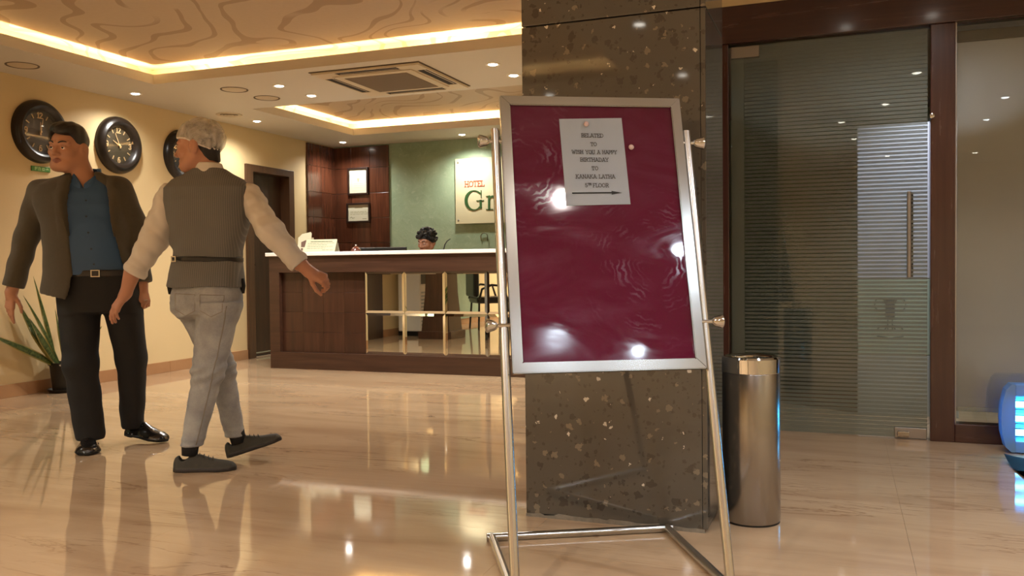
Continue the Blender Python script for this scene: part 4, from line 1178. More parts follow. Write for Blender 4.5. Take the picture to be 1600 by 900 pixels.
def eyes_and_brows(H, parent, hairmat, look=(0, 0)):
    for sgn in (-1, 1):
        bm = bmesh.new(); lathe(bm, [(0, -.0125)]+[(.0125*math.sin(a), -.0125*math.cos(a)) for a in np.linspace(.2, PI-.2, 12)]+[(0, .0125)], 20, H.M() @ Matrix.Translation((sgn*.031, .0755, .003)))
        e = obj('eye', bm, plain('eye_white', srgb(226, 216, 204), .2), parent, True, True)
        bm = bmesh.new(); T = H.M() @ Matrix.Translation((sgn*.031, .0755, .003)) @ Matrix.Rotation(-PI/2+look[1], 4, 'X') @ Matrix.Rotation(look[0], 4, 'Y')
        lathe(bm, [(.0062, .0114), (.004, .0125), (0, .0129)], 16, T); obj('iris', bm, plain('dark_iris', srgb(26, 16, 12), .15), e, True, True)
        for nm, z0, th in (('eyelid', .011, .0036),):
            bm = bmesh.new(); tube(bm, [H.P((sgn*(.031+q*.0155), .0885-.006*q*q-.001*q*sgn, .0085-.0045*q*q)) for q in np.linspace(-1, 1, 7)], [.0015, .0032, .0037, .0038, .0037, .0032, .0015], 8); obj(nm, bm, bpy.data.materials[parent['skin']], parent, True, True)
        bm = bmesh.new(); tube(bm, [H.P((sgn*(.012+q*.036), .0945-.016*q**1.6, .0235+.010*math.sin(q*2.4))) for q in np.linspace(0, 1, 8)], [.0022, .0034, .0036, .0036, .0034, .003, .0024, .0012], 8); obj('eyebrow', bm, hairmat, parent, True, True)

def hand_cones(W, d, n, flip, curl, sc=1.0, thumb=.6, spread=.06):
    """round cones of a hand in person space: wrist W, direction d, dorsal normal n"""
    W = np.array(W, float); d = np.array(d, float)/np.linalg.norm(d); n = np.array(n, float); n -= d*(n@d); n /= np.linalg.norm(n)
    s = np.cross(d, n)*flip          # towards the thumb
    pt = lambda a, b, c: W+sc*(s*a+d*b+n*c)
    palm, fing, nails = [], [], []
    for k, (x, y, L, r) in enumerate(((.027, .086, .073, .0088), (.009, .090, .081, .0092), (-.009, .086, .075, .0088), (-.025, .078, .060, .0078))):
        palm.append((pt(x*.55, .008, 0), pt(x, y, .003*(1-abs(x)*20)), .0150*sc, .0118*sc))
        ang = 0; p = np.array([x, y, .002]); q = p.copy(); side = x*spread*12
        for L_, c_ in ((.46, curl[k]*.8), (.30, curl[k]*1.1), (.24, curl[k]*.7)):
            ang += c_; q = p+L*L_*np.array([side*.4, math.cos(ang), -math.sin(ang)])
            fing.append((k, pt(*p), pt(*q), r*sc, r*sc*.90)); p = q; r *= .92
        nails.append((pt(*(q+np.array([0, math.sin(ang), math.cos(ang)])*r*.75)), pt(*(q-np.array([side*.4, math.cos(ang), -math.sin(ang)])*.008+np.array([0, math.sin(ang), math.cos(ang)])*r*.75)), r*.55*sc))
    t0, t1 = np.array([.016, .018, -.004]), np.array([.040, .048, -.010-.012*thumb])
    t2 = t1+np.array([.014, .032, -.010*thumb-.004]); t3 = t2+np.array([.001, .027, -.010*thumb])
    fing += [(9, pt(*t0), pt(*t1), .0145*sc, .0115*sc), (9, pt(*t1), pt(*t2), .0108*sc, .0096*sc), (9, pt(*t2), pt(*t3), .0096*sc, .0076*sc)]
    return palm, fing
def hand_fn(palm, fing, fore):
    def f(X, Y, Z):
        d = None
        for a, b, ra, rb in palm+fore:
            c = cone(X, Y, Z, a, b, ra, rb); d = c if d is None else smin(d, c, .012)
        by = {}
        for k, a, b, ra, rb in fing:
            c = cone(X, Y, Z, a, b, ra, rb); by[k] = c if k not in by else smin(by[k], c, .003)
        for k, c in by.items(): d = smin(d, c, .005 if k != 9 else .010)
        return d
    return f
def hand_mesh(W, d, n, flip, curl, elbow, rw=.027, re=.038, sc=1.0, h=.0028, thumb=.6):
    palm, fing = hand_cones(W, d, n, flip, curl, sc, thumb)
    W = np.array(W, float); E = np.array(elbow, float)
    fore = [(E, W, re, rw), (W, W+.02*np.array(d)/np.linalg.norm(d), rw, .026*sc)]
    pts = [a for a, b, *_ in palm+fore]+[b for a, b, *_ in palm+fore]+[f[1] for f in fing]+[f[2] for f in fing]
    lo, hi = np.min(pts, 0)-.045, np.max(pts, 0)+.045
    V, Q = nets(hand_fn(palm, fing, fore), lo, hi, h)
    return V, Q, None

def shoe(name, heel, yaw, pitch, L, mats, parent, lace=False, style='plain'):
    """shoe along local +y from the heel; parent's frame"""
    w = .047
    def f(X, Y, Z):
        yy = np.clip(Y/L, 0, 1)
        hh = np.interp(yy, [0, .03, .10, .22, .34, .44, .56, .70, .84, .94, .985, 1.0], [.040, .066, .080, .076, .082, .078, .064, .052, .046, .038, .026, .006])
        ww = np.interp(yy, [0, .03, .08, .20, .40, .55, .72, .84, .93, .98, 1.0], [.006, .022, .031, .036, .035, .041, .047, .044, .034, .021, .004])
        ww, hh = (ww*1.36, hh*1.12) if style == 'dress' else (ww, hh)
        nar = 1-.30*np.clip(Z/.085, 0, 1)*np.interp(yy, [0, .5, .8, 1], [1, 1, .5, .3])
        q = ((np.abs(X)/(ww*nar))**2.4+(np.abs(Z)/hh)**2.6)**(1/2.5)
        d = np.maximum((q-1)*np.minimum(ww, hh)*.8, np.maximum(-Y, Y-L))
        d = smax(d, -cone(X, Y, Z, (0, L*.17, .062), (0, L*.22, .13), .022, .034), .004)
        yy = Y/L
        ws = (1.28 if style == 'dress' else 1)*np.interp(yy, [0, .06, .2, .45, .72, .9, 1.0], [.012, .030, .039, .038, .049, .038, .010])
        sole = np.maximum(np.maximum(np.abs(X)-ws, np.abs(Z-.009)-.009), np.maximum(-Y, Y-L))
        if style == 'dress': sole = np.minimum(np.maximum(sole, 0.004-Z), np.maximum(np.maximum(np.abs(X)-ws, np.abs(Z-.012)-.012), np.maximum(-Y, Y-L*.28)))
        d = smax(d, .012-Z, .004)
        return smin(d, sole, .003)
    V, Q = nets(f, (-.08, -.03, -.012), (.08, L+.03, .13), .0045)
    mi = (V[Q].mean(1)[:, 2] < .0185).astype(int)
    m = Matrix.Translation(heel) @ Matrix.Rotation(yaw, 4, 'Z') @ Matrix.Rotation(pitch, 4, 'X')
    Vh = V@np.array(m.to_3x3()).T+np.array(m.translation)
    o = obm(name, mesh_from(name, [(Vh, Q, mi)]), mats, parent, True)
    if lace:
        for k in range(4):
            bm = bmesh.new(); y = L*(.40+.07*k); z = .083-.0065*k
            tube(bm, [m @ Vector((-.024, y, z-.010)), m @ Vector((-.010, y+.004, z)), m @ Vector((.010, y+.008, z)), m @ Vector((.024, y+.012, z-.010))], .0022, 6); obj('lace', bm, mats[0], o, True, True)
    return o

FACE_YAW = math.radians(20.766)
# ================================================================== the man in the jacket
man = thing('person', 'man in dark olive jacket, blue shirt and black trousers, looking aside by the wall', 'person', (-3.7896, 3.5682, 0), FACE_YAW)
def build_man(R):
    M['skin1'] = SKIN_M('brown_skin', srgb(184, 134, 104), srgb(168, 118, 90)); M['lip1'] = plain('lip_skin', srgb(138, 82, 66), .4)
    R['skin'] = M['skin1'].name
    jk = noisy('olive_grey_jacket_cloth', srgb(78, 71, 57), srgb(69, 63, 51), 60, .85, .25, .0015, sheen=.1)
    sh = noisy('blue_shirt_cloth', srgb(54, 88, 128), srgb(46, 78, 116), 5, .6, .15, .001)
    tr = noisy('black_trouser_cloth', srgb(24, 24, 25), srgb(18, 18, 19), 60, .8, .2, .001)
    leather = plain('black_shoe_leather', srgb(22, 19, 17), .22, coat=.4); solem = plain('black_sole', srgb(14, 13, 12), .6)
    hair = noisy('black_hair', srgb(16, 13, 11), srgb(30, 24, 20), 40, .42, .6, .004)
    YAW = .22
    TORSO = [(.735, .030, .0, .252, .172), (.86, .022, .0, .246, .165), (.95, .018, .0, .230, .158), (1.08, .012, .0, .222, .154), (1.20, .006, .0, .226, .150), (1.30, -.016, .005, .240, .140), (1.365, -.030, .01, .236, .120), (1.405, -.034, .015, .215, .100), (1.432, -.028, .018, .165, .088), (1.458, -.014, .02, .110, .078), (1.48, -.004, .02, .078, .070)]
    inner = [(z, cx, cy, a-.020, b-.016) for z, cx, cy, a, b in TORSO]
    slL = [((-.232, .005, 1.362), (-.326, .02, 1.150), .080, .062), ((-.326, .02, 1.150), (-.392, -.012, .868), .062, .053)]
    slR = [((.158, .03, 1.374), (.238, .085, 1.172), .083, .064), ((.238, .085, 1.172), (.270, .05, .885), .064, .052)]
    def opening(X, Y, Z):
        c = np.interp(Z, [.72, .85, .935, 1.44, 1.5], [.125, .115, .112, .040, .03])
        hw = np.interp(Z, [.72, .78, .86, .935, 1.2, 1.30, 1.44, 1.5], [.20, .155, .125, .112, .098, .096, .086, .082])
        return np.abs(X-c)-hw
    def jacket(X, Y, Z):
        d = loft(X, Y, Z, TORSO, YAW)
        d = smin(d, cone(X, Y, Z, (-.10, .012, 1.412), (-.258, .006, 1.386), .055, .046), .02); d = smin(d, cone(X, Y, Z, (.06, .02, 1.42), (.182, .03, 1.400), .055, .046), .02)
        for a, b, ra, rb in slL+slR: d = smin(d, cone(X, Y, Z, a, b, ra, rb), .022)
        op = opening(X, Y, Z)
        lap = np.clip(1-np.abs(op-.024)/.026, 0, 1)**.3*((Z > 1.12)*np.clip((Z-1.12)/.08, 0, 1))*(Y < 0)
        d = d-.006*lap
        d = d+folds(X, Y, Z, .0035, 34, 1)*np.clip(np.abs(X-.0)*6-.9, .25, 1)
        cutf = np.maximum(op, Y+.02)
        d = smax(d, -cutf, .010)
        d = smax(d, -np.maximum(loft(X, Y, Z, [(z, cx, cy, a-.012, b-.010) for z, cx, cy, a, b in TORSO[:4]], YAW), Z-.93), .004)     # hollow below the belt
        wl = np.array(slL[1][1]); dl = (wl-np.array(slL[1][0])); dl /= np.linalg.norm(dl)
        d = smax(d, (X-wl[0])*dl[0]+(Y-wl[1])*dl[1]+(Z-wl[2])*dl[2], .006)
        wr = np.array(slR[1][1]); dr = (wr-np.array(slR[1][0])); dr /= np.linalg.norm(dr)
        d = np.where(X > .17, smax(d, (X-wr[0])*dr[0]+(Y-wr[1])*dr[1]+(Z-wr[2])*dr[2], .006), d)
        neck = cone(X, Y, Z, (.0, .02, 1.40), (-.004, .02, 1.56), .062, .070)
        return smax(d, -neck, .008)
    part('jacket', jacket, (-.50, -.25, .70), (.40, .27, 1.52), .0070, jk, R)
    def lapel(sg):
        bm = bmesh.new(); rows_ = []
        for z in np.linspace(1.13, 1.452, 22):
            c = np.interp(z, [.72, .85, .935, 1.44, 1.5], [.125, .115, .112, .040, .03]); hw = np.interp(z, [.935, 1.2, 1.30, 1.44, 1.5], [.112, .098, .096, .086, .082])
            w = np.interp(z, [1.13, 1.25, 1.362, 1.372, 1.386, 1.392, 1.452], [.004, .046, .074, .060, .040, .052, .044]); row = []
            for q in np.linspace(0, 1, 7):
                x = c+sg*(hw-.001+w*q); ys = np.linspace(-.26, .03, 146, dtype=F32)
                dv = jacket(np.array([x], F32), ys, np.array([z], F32)); ins = np.nonzero(dv < .001)[0]
                y_ = float(ys[ins[0]]) if len(ins) else .02
                row.append(bm.verts.new((x, y_-.007, z)))
            rows_.append(row)
        for a, b in zip(rows_, rows_[1:]):
            for k in range(6): bm.faces.new((a[k], a[k+1], b[k+1], b[k]))
        bmesh.ops.smooth_vert(bm, verts=bm.verts, factor=.4, use_axis_y=True, use_axis_x=False, use_axis_z=False)
        bmesh.ops.solidify(bm, geom=list(bm.faces), thickness=.004); bmesh.ops.recalc_face_normals(bm, faces=bm.faces)
        sharp(obj('lapel', bm, jk, R, True, True), 50)
    lapel(-1); lapel(1)
    # pocket flap
    for (x0, z, w) in ((-.165, .905, .12),):
        bm = bmesh.new(); pts = []
        for q in np.linspace(0, 1, 6):
            x = x0+w*q; a, b = .244, .166; yy = -b*(1-min(.98, abs((x-.02)/a))**2.3)**(1/2.3)-.002
            pts.append((x, yy+.012*0, z-.012*q))
        for k in range(5):
            p, q = Vector(pts[k]), Vector(pts[k+1]); box_v = [bm.verts.new(p+Vector((0, .006, 0))), bm.verts.new(q+Vector((0, .006, 0))), bm.verts.new(q+Vector((0, -.005, -.045))), bm.verts.new(p+Vector((0, -.005, -.045)))]
            bm.faces.new(box_v)
        bmesh.ops.remove_doubles(bm, verts=bm.verts, dist=1e-5); bmesh.ops.solidify(bm, geom=list(bm.faces), thickness=.004)
        obj('pocket_flap', bm, jk, R, True, True)
    def shirt(X, Y, Z):
        d = loft(X, Y, Z, inner, YAW)
        d = smin(d, ell(X, Y, Z, (.06, -.045, 1.06), (.150, .105, .16)), .06)
        d = np.maximum(d, loft(X, Y, Z, TORSO, YAW)+.008)
        d = d+folds(X, Y, Z, .0022, 26, 4)
        d = smax(d, .93-Z, .004)
        neck = cone(X, Y, Z, (.0, .02, 1.40), (-.004, .02, 1.56), .058, .068)
        d = smax(d, -neck, .004)
        v = np.maximum(np.abs(X-.020)-(Z-1.385)*.62, Y+.0)      # open collar
        return smax(d, -np.maximum(v, 1.385-Z), .004)
    part('shirt', shirt, (-.30, -.24, .91), (.32, .2, 1.49), .0070, sh, R)
    def collar(X, Y, Z):
        ra = np.sqrt(((X+.002)/1.0)**2+((Y-.018)/1.0)**2)
        rad = np.interp(Z, [1.405, 1.44, 1.50], [.088, .074, .068])
        d = np.abs(ra-rad)-.0055
        d = np.maximum(d, np.maximum(1.412-.045*np.clip(-(Y-.02)/.08, 0, 1)-Z, Z-1.500-.25*(Y-.02)*.4))
        v = np.maximum(np.abs(X-.018)-np.clip((Z-1.40)*.75, .006, .2), Y)
        return smax(d, -v, .003)
    part('collar', collar, (-.12, -.11, 1.34), (.12, .13, 1.53), .0042, sh, R)
    for z in (1.32, 1.235, 1.15, 1.065, .985):
        cx = float(np.interp(z, [.935, 1.44], [.108, .03]))
        X_, Z_ = np.array([cx], F32), np.array([z], F32); ys = np.linspace(-.22, 0, 200, dtype=F32)
        dv = np.array([float(shirt(X_, np.array([y_], F32), Z_)[0]) for y_ in ys]); y_ = float(ys[np.argmax(dv < 0)])
        lathe_o('button', [(0, .0028), (.005, .0022), (.0055, 0), (0, 0)], plain('navy_button', srgb(30, 46, 66), .3), R, 12, Matrix.Translation((cx, y_, z)) @ Matrix.Rotation(PI/2, 4, 'X'), True)
    LEG_L = [((-.045, .0, .82), (-.014, -.065, .455), .112, .084), ((-.014, -.065, .455), (.012, -.030, .085), .084, .076)]
    LEG_R = [((.165, .03, .82), (.197, .075, .465), .106, .078), ((.197, .075, .465), (.158, .155, .105), .076, .062)]
    def trousers(X, Y, Z):
        d = loft(X, Y, Z, [(.73, .062, .012, .190, .135), (.85, .072, .008, .188, .138), (.962, .096, .0, .186, .136)], YAW)
        l = smin(*(cone(X, Y, Z, *c) for c in LEG_L), .03); r = smin(*(cone(X, Y, Z, *c) for c in LEG_R), .03)
        d = smin(d, np.minimum(l, r), .03)
        d = d+folds(X, Y, Z, .003, 30, 2)*np.clip((.75-Z)*3, .2, 1)
        d = smax(d, .050-Z+.0*X, .004); d = np.where((X > .11)&(Z < .3), smax(d, .074-Z, .004), d)
        return smax(d, Z-.955, .004)
    part('trousers', trousers, (-.20, -.24, .03), (.34, .26, .98), .0075, tr, R)
    belt = lambda X, Y, Z: np.maximum(loft(X, Y, Z, [(.90, .092, .0, .192, .142), (.97, .096, .0, .192, .142)], YAW), np.abs(Z-.937)-.017)
    part('belt', belt, (-.14, -.18, .91), (.32, .18, .965), .006, plain('black_belt_leather', srgb(30, 24, 20), .35), R)
    ys_ = np.linspace(-.3, 0, 300, dtype=F32); by = float(ys_[np.argmax(np.array([float(belt(np.array([.112], F32), np.array([q], F32), np.array([.937], F32))[0]) for q in ys_]) < 0)])
    bm = bmesh.new()
    for a in ((.088, .918, .094, .956), (.130, .918, .136, .956), (.094, .918, .130, .924), (.094, .950, .130, .956)): box(bm, a[0], by-.006, a[1], a[2], by+.001, a[3], .0012)
    obj('belt_buckle', bm, M['chrome'], R, True)
    # shoes
    shoe('shoe', (-.036, .056, .0), PI+.42, 0, .305, [leather, solem], R, True, 'dress')
    shoe('shoe', (.108, .190, .034), -PI/2-.32, -.12, .275, [leather, solem], R, True, 'dress')
    # head
    H = Head((-.080, -.010, 1.600), (-.17, -.98, -.04), 1.06, .06)
    hf = H.wrap(head_fn())
    def headneck(X, Y, Z):
        d = smin(hf(X, Y, Z), cone(X, Y, Z, (-.002, .02, 1.40), (-.058, .008, 1.545), .066, .062), .03)
        return smin(d, ell(X, Y, Z, (-.005, .015, 1.380), (.10, .06, .04)), .03)
    lo, hi = np.array([-.24, -.19, 1.32]), np.array([.16, .16, 1.78])
    V, Q = nets(headneck, lo, hi, .0034)
    cen = (V[Q].mean(1)-H.c)@H.A.T/H.s
    parts = [(V, Q, lips(cen))]
    parts.append(hand_mesh((-.396, -.022, .842), (-.06, -.10, -.99), (-.45, -.85, .05), -1, (.12, .22, .30, .38), (-.36, .0, .98), .029, .036, .98))
    parts.append(hand_mesh((.272, .048, .868), (.16, -.12, -.98), (.85, -.45, .1), -1, (.75, .85, .9, .95), (.258, .07, .99), .029, .036, .98, .003))
    def core(X, Y, Z):
        d = loft(X, Y, Z, [(z, cx, cy, a-.05, b-.045) for z, cx, cy, a, b in TORSO[3:8]], YAW)
        for a, b, ra, rb in slL+slR: d = smin(d, cone(X, Y, Z, a, b, ra-.03, rb-.022), .03)
        for a, b, ra, rb in LEG_L+LEG_R: d = smin(d, cone(X, Y, Z, a, b, ra-.03, rb-.03), .03)
        return d
    V2, Q2 = nets(core, (-.45, -.2, .05), (.36, .24, 1.45), .013); parts.append((V2, Q2, None))
    body = obm('body', mesh_from('body', parts), [M['skin1'], M['lip1']], R, True); body['label'] = 'brown skinned head, neck and hands'
    eyes_and_brows(H, R, hair, (.0, 0))
    nz = lambda x, y, z: .0010*np.sin(x*150+np.sin(z*60)*2)+.0010*np.sin(y*110+x*80)
    def hairf(x, y, z):
        d = ell(x, y, z, (0, -.012, .048), (.0800, .102, .084))
        top = ell(x, y, z, (0, .016, .092), (.070, .084, .044)); d = smin(d, top, .022)
        line = np.interp(y, [-.12, -.07, -.03, .005, .030, .055, .075, .1], [-.050, -.045, -.005, .020, .030, .058, .070, .072])
        d = smax(d, line+.006*np.sin(x*90)-z, .006)
        return d+nz(x, y, z)
    lo, hi = H.box(.16)
    part('hair', H.wrap(hairf), lo, hi, .0034, hair, R)
    bm = bmesh.new()
    cs_ = Vector((-.396, -.022, .848)); tube(bm, [cs_+Vector((.031*math.cos(a), .026*math.sin(a), .004*math.sin(a+1))) for a in np.linspace(0, 2*PI, 20)], .0028, 8); obj('thread_bracelet', bm, plain('red_thread', srgb(178, 52, 40), .7), R, True, True)
    bm = bmesh.new(); tube(bm, [Vector((.292, .038, .790))+Vector((.0105*math.cos(a), .0105*math.sin(a), 0)) for a in np.linspace(0, 2*PI, 14)], .0028, 8); obj('finger_ring', bm, M['chrome'], R, True, True)
build_man(man)

# ================================================================== the waiter
wt = thing('person', 'waiter seen from behind in grey striped waistcoat, pale jeans and hair net', 'person', (-2.8527, 3.3887, 0), FACE_YAW)
def build_waiter(R):
    M['skin2'] = SKIN_M('warm_brown_skin', srgb(188, 136, 108), srgb(172, 120, 94)); R['skin'] = M['skin2'].name
    lip = plain('lip_skin_warm', srgb(144, 84, 68), .4)
    k = N('grey_pinstripe_waistcoat'); v = k.obj(); sx = k.n('SeparateXYZ'); k.t.links.new(v, sx.inputs[0])
    st = k.math('GREATER_THAN', k.math('FRACT', k.math('MULTIPLY', sx.outputs[0], 105)), .72)
    k.p(color=k.mix(k.math('MULTIPLY', st, .55), k.mix(k.noise(v, 9, 4), srgb(104, 102, 97), srgb(92, 90, 86)), srgb(128, 125, 118)), rough=.75, normal=k.bump(k.noise(v, 300, 2), .15, .001)); vest = k.m
    shirt_m = noisy('white_shirt_cotton', srgb(216, 208, 196), srgb(206, 198, 186), 9, .75, .12, .001)
    k = N('washed_grey_denim'); v = k.obj(); n1 = k.noise(v, 9, 5, .6); n2 = k.noise(v, 220, 3)
    k.p(color=k.mix(k.math('MULTIPLY', n2, .5), k.ramp(n1, [(.35, srgb(142, 142, 142)), (.65, srgb(178, 178, 174))]), srgb(118, 120, 124)), rough=.85, normal=k.bump(n2, .25, .001)); jeans = k.m
    canvas = noisy('dark_canvas', srgb(62, 58, 48), srgb(52, 49, 41), 80, .8, .2, .001); solem = plain('dark_rubber_sole', srgb(40, 33, 28), .6)
    black = plain('black_cloth', srgb(18, 17, 17), .85)
    hair = noisy('black_hair_short', srgb(20, 16, 13), srgb(34, 27, 22), 60, .6, .6, .003)
    VEST = [(.855, .004, -.004, .176, .146), (.93, .005, -.002, .168, .132), (1.0, .010, .0, .158, .112), (1.04, .012, .0, .160, .112), (1.12, .018, .0, .176, .118), (1.20, .021, .0, .192, .122), (1.28, .020, .0, .206, .120), (1.340, .018, .0, .204, .108), (1.380, .020, .0, .168, .088), (1.405, .024, .0, .115, .074), (1.432, .026, .0, .072, .064)]
    ARM_L = [((-.172, .03, 1.308), (-.272, .07, 1.110), .064, .066), ((-.268, .07, 1.110), (-.368, .05, .935), .066, .052)]
    ARM_R = [((.212, .0, 1.302), (.338, -.09, 1.130), .062, .060), ((.335, -.09, 1.130), (.468, -.08, .972), .060, .050)]
    def vestf(X, Y, Z):
        d = loft(X, Y, Z, VEST, -.05, 2.9)
        w = np.clip(1-np.abs(Z-1.07)/.16, 0, 1)
        d = d+.0085*w*np.sin((Z*.85-X*1.0)*52+1.2*np.sin(X*14))*np.clip(.35-X*1.6, .25, 1)+.0025*np.sin(X*28+Z*12)*np.clip((.99-Z)*12, 0, 1)
        belt = np.clip(1-np.abs(Z-(1.002-.02*X))/.012, 0, 1); d = d+.005*belt
        d = smax(d, (.868-.035*X+.006*np.sin(X*18))-Z, .003)
        for a, b, ra, rb in (ARM_L[0], ARM_R[0]): d = smax(d, -np.maximum(cone(X, Y, Z, a, b, ra-.006, rb-.006), (np.abs(X-.018)*-1+.196)), .006)
        d = smax(d, -cone(X, Y, Z, (.024, .0, 1.36), (.012, .0, 1.52), .052, .060), .006)
        hollow = loft(X, Y, Z, [(z, cx, cy, a-.008, b-.008) for z, cx, cy, a, b in VEST[:3]], -.05)
        return smax(d, -np.maximum(hollow, Z-.93), .003)
    part('waistcoat', vestf, (-.22, -.17, .84), (.26, .17, 1.46), .0055, vest, R)
    part('waist_strap', lambda X, Y, Z: np.maximum(np.abs(loft(X, Y, Z, [(.9, .010, .0, .163, .117), (1.1, .010, .0, .163, .117)], -.05))-.003, np.abs(Z-(1.000-.02*X))-.0115), (-.17, -.14, .97), (.19, .14, 1.03), .0045, plain('black_satin_strap', srgb(24, 21, 19), .4), R)
    bm = bmesh.new()
    for a in ((-.128, .988, -.122, 1.016), (-.104, .988, -.098, 1.016), (-.122, .988, -.104, .994), (-.122, 1.010, -.104, 1.016)): box(bm, a[0], -.093+(a[0]+.128)*-.75-.006, a[1], a[2], -.088+(a[0]+.128)*-.75, a[3], .001)
    obj('strap_buckle', bm, M['chrome'], R, True)
    for s_, x_ in ((-1, -.164), (1, .172)):
        bm = bmesh.new(); tube(bm, [(x_, -.005, .905), (x_+s_*.006, -.008, .870), (x_+s_*.008, -.008, .835)], [.012, .014, .006], 10); obj('strap_end', bm, black, R, True, True)
    def sleeve(A, seed):
        def f(X, Y, Z):
            d = smin(*(cone(X, Y, Z, *c) for c in A), .03)
            d = d+folds(X, Y, Z, .0045, 46, seed)+folds(X, Y, Z, .002, 95, seed+2)
            w = np.array(A[1][1]); dd = w-np.array(A[1][0]); dd /= np.linalg.norm(dd); t = (X-w[0])*dd[0]+(Y-w[1])*dd[1]+(Z-w[2])*dd[2]
            d = d-.006*np.clip(1-np.abs(t+.018)/.020, 0, 1)**.5
            d = smax(d, t-.004, .004)
            return smax(d, -np.maximum(cone(X, Y, Z, w-dd*.05, w+dd*.06, A[1][3]-.012, A[1][3]-.012), -(t+.05)), .004)
        pts = np.array([p for c in A for p in c[:2]]); return part('shirt_sleeve', f, pts.min(0)-.095, pts.max(0)+.095, .0055, shirt_m, R)
    sleeve(ARM_L, 1); sleeve(ARM_R, 3)
    part('shirt_collar', lambda X, Y, Z: np.maximum(np.abs(np.sqrt((X-.024+(Z-1.43)*.2)**2+(Y*1.0)**2)-np.interp(Z, [1.40, 1.46], [.068, .060]))-.005, np.maximum(1.405-Z, Z-1.458+.0*X)), (-.07, -.09, 1.39), (.12, .09, 1.47), .004, shirt_m, R)
    LEG_N = [((.075, -.03, .80), (.034, -.085, .482), .102, .073), ((.034, -.085, .482), (-.059, -.075, .108), .071, .049)]
    LEG_F = [((-.070, .045, .80), (.031, .10, .468), .098, .066), ((.031, .10, .468), (.078, .15, .118), .064, .047)]
    vestf0 = lambda X, Y, Z: loft(X, Y, Z, VEST, -.05)
    def jf(X, Y, Z):
        d = loft(X, Y, Z, [(.74, .004, .0, .160, .128), (.82, .004, -.004, .166, .134), (.93, .006, .0, .158, .118)], -.30)
        d = smin(d, ell(X, Y, Z, (.070, -.075, .79), (.085, .075, .095)), .03); d = smin(d, ell(X, Y, Z, (-.070, -.045, .80), (.080, .075, .090)), .03)
        a = smin(*(cone(X, Y, Z, *c) for c in LEG_N), .03); b = smin(*(cone(X, Y, Z, *c) for c in LEG_F), .03)
        d = smin(d, np.minimum(a, b), .028)
        kn = np.clip(1-np.abs(Z-.47)/.13, 0, 1); hp = np.clip(1-np.abs(Z-.74)/.08, 0, 1); an = np.clip(1-np.abs(Z-.14)/.05, 0, 1)
        d = d+.0042*kn*np.sin((Z*1.0-X*.55)*125+1.5*np.sin(X*22))+.004*hp*np.sin((Z-.5*X)*105+X*9)+.002*an*np.sin(Z*190)+folds(X, Y, Z, .0018, 40, 5)
        d = np.where(Z > .80, np.maximum(d, vestf0(X, Y, np.maximum(Z, .863))+.007), d)
        d = smax(d, .118-Z, .003)
        return smax(d, Z-.925, .004)
    jo = part('jeans', jf, (-.20, -.23, .10), (.24, .23, .94), .0060, jeans, R)
    # side seam and back pocket stitching
    def surf(x, z, y0=-.30):
        ys = np.linspace(y0, .1, 240, dtype=F32); dv = jf(np.array([x], F32), ys, np.array([z], F32)); i = int(np.argmax(dv < 0)); return float(ys[i])
    bm = bmesh.new(); pts = []
    for z in np.linspace(.78, .13, 26):
        x = float(np.interp(z, [.10, .48, .80], [-.059+.030, .034+.045, .075+.066])); pts.append((x, surf(x, z)-.0005, z))
    tube(bm, pts, .0028, 6); obj('seam', bm, plain('seam_thread', srgb(136, 128, 116), .8), R, True, True)
    for px_, pz_ in ((.072, .80), (-.055, .805)):
        bm = bmesh.new(); oc = [(-.052, .035), (.050, .030), (.048, -.045), (0, -.068), (-.050, -.040), (-.052, .035)]; pts = []
        for (ax_, az_), (bx_, bz_) in zip(oc, oc[1:]):
            for q in np.linspace(0, 1, 5)[:-1]: x = px_+ax_+(bx_-ax_)*q; z = pz_+az_+(bz_-az_)*q; pts.append((x, surf(x, z)-.0003, z))
        tube(bm, pts+[pts[0]], .0018, 5, False); obj('pocket_stitching', bm, bpy.data.materials['seam_thread'], R, True, True)
    for c, d_ in (((-.059, -.075, .16), (-.066, -.078, .075)), ((.078, .15, .17), (.096, .148, .085))):
        bm = bmesh.new(); tube(bm, [c, tuple((np.array(c)+np.array(d_))/2), d_], [.040, .040, .036], 18); obj('sock', bm, black, R, True, True)
    shoe('shoe', (-.140, -.088, .0), -PI/2+.10, 0, .290, [canvas, solem], R, True)
    shoe('shoe', (.040, .142, .012), -PI/2+.12, .30, .280, [canvas, solem], R, True)
    H = Head((-.026, -.004, 1.531), (-.995, .06, -.06), 1.0, 0)
    hf = H.wrap(head_fn())
    def headneck(X, Y, Z):
        d = smin(hf(X, Y, Z), cone(X, Y, Z, (.026, .0, 1.36), (.010, -.004, 1.485), .056, .053), .03)
        return smin(d, ell(X, Y, Z, (.022, .0, 1.35), (.12, .07, .05)), .03)
    V, Q = nets(headneck, (-.17, -.14, 1.29), (.17, .14, 1.68), .0034); cen = (V[Q].mean(1)-H.c)@H.A.T/H.s
    parts = [(V, Q, lips(cen))]
    parts.append(hand_mesh((-.398, .030, .842), (-.52, -.10, -.80), (-.60, -.65, .40), 1, (.22, .28, .34, .40), (-.372, .045, .940), .027, .040, .98, .0028, .9))
    parts.append(hand_mesh((.508, -.072, .938), (.86, .02, -.46), (.42, -.62, .66), 1, (.85, .95, 1.0, 1.05), (.462, -.08, .985), .027, .036, .98, .0028, 1.0))
    def core(X, Y, Z):
        d = loft(X, Y, Z, [(z, cx, cy, a-.03, b-.03) for z, cx, cy, a, b in VEST[1:8]], -.05)
        for a, b, ra, rb in ARM_L+ARM_R: d = smin(d, cone(X, Y, Z, a, b, ra-.025, rb-.016), .03)
        for a, b, ra, rb in LEG_N+LEG_F: d = smin(d, cone(X, Y, Z, a, b, ra-.025, rb-.018), .03)
        return d
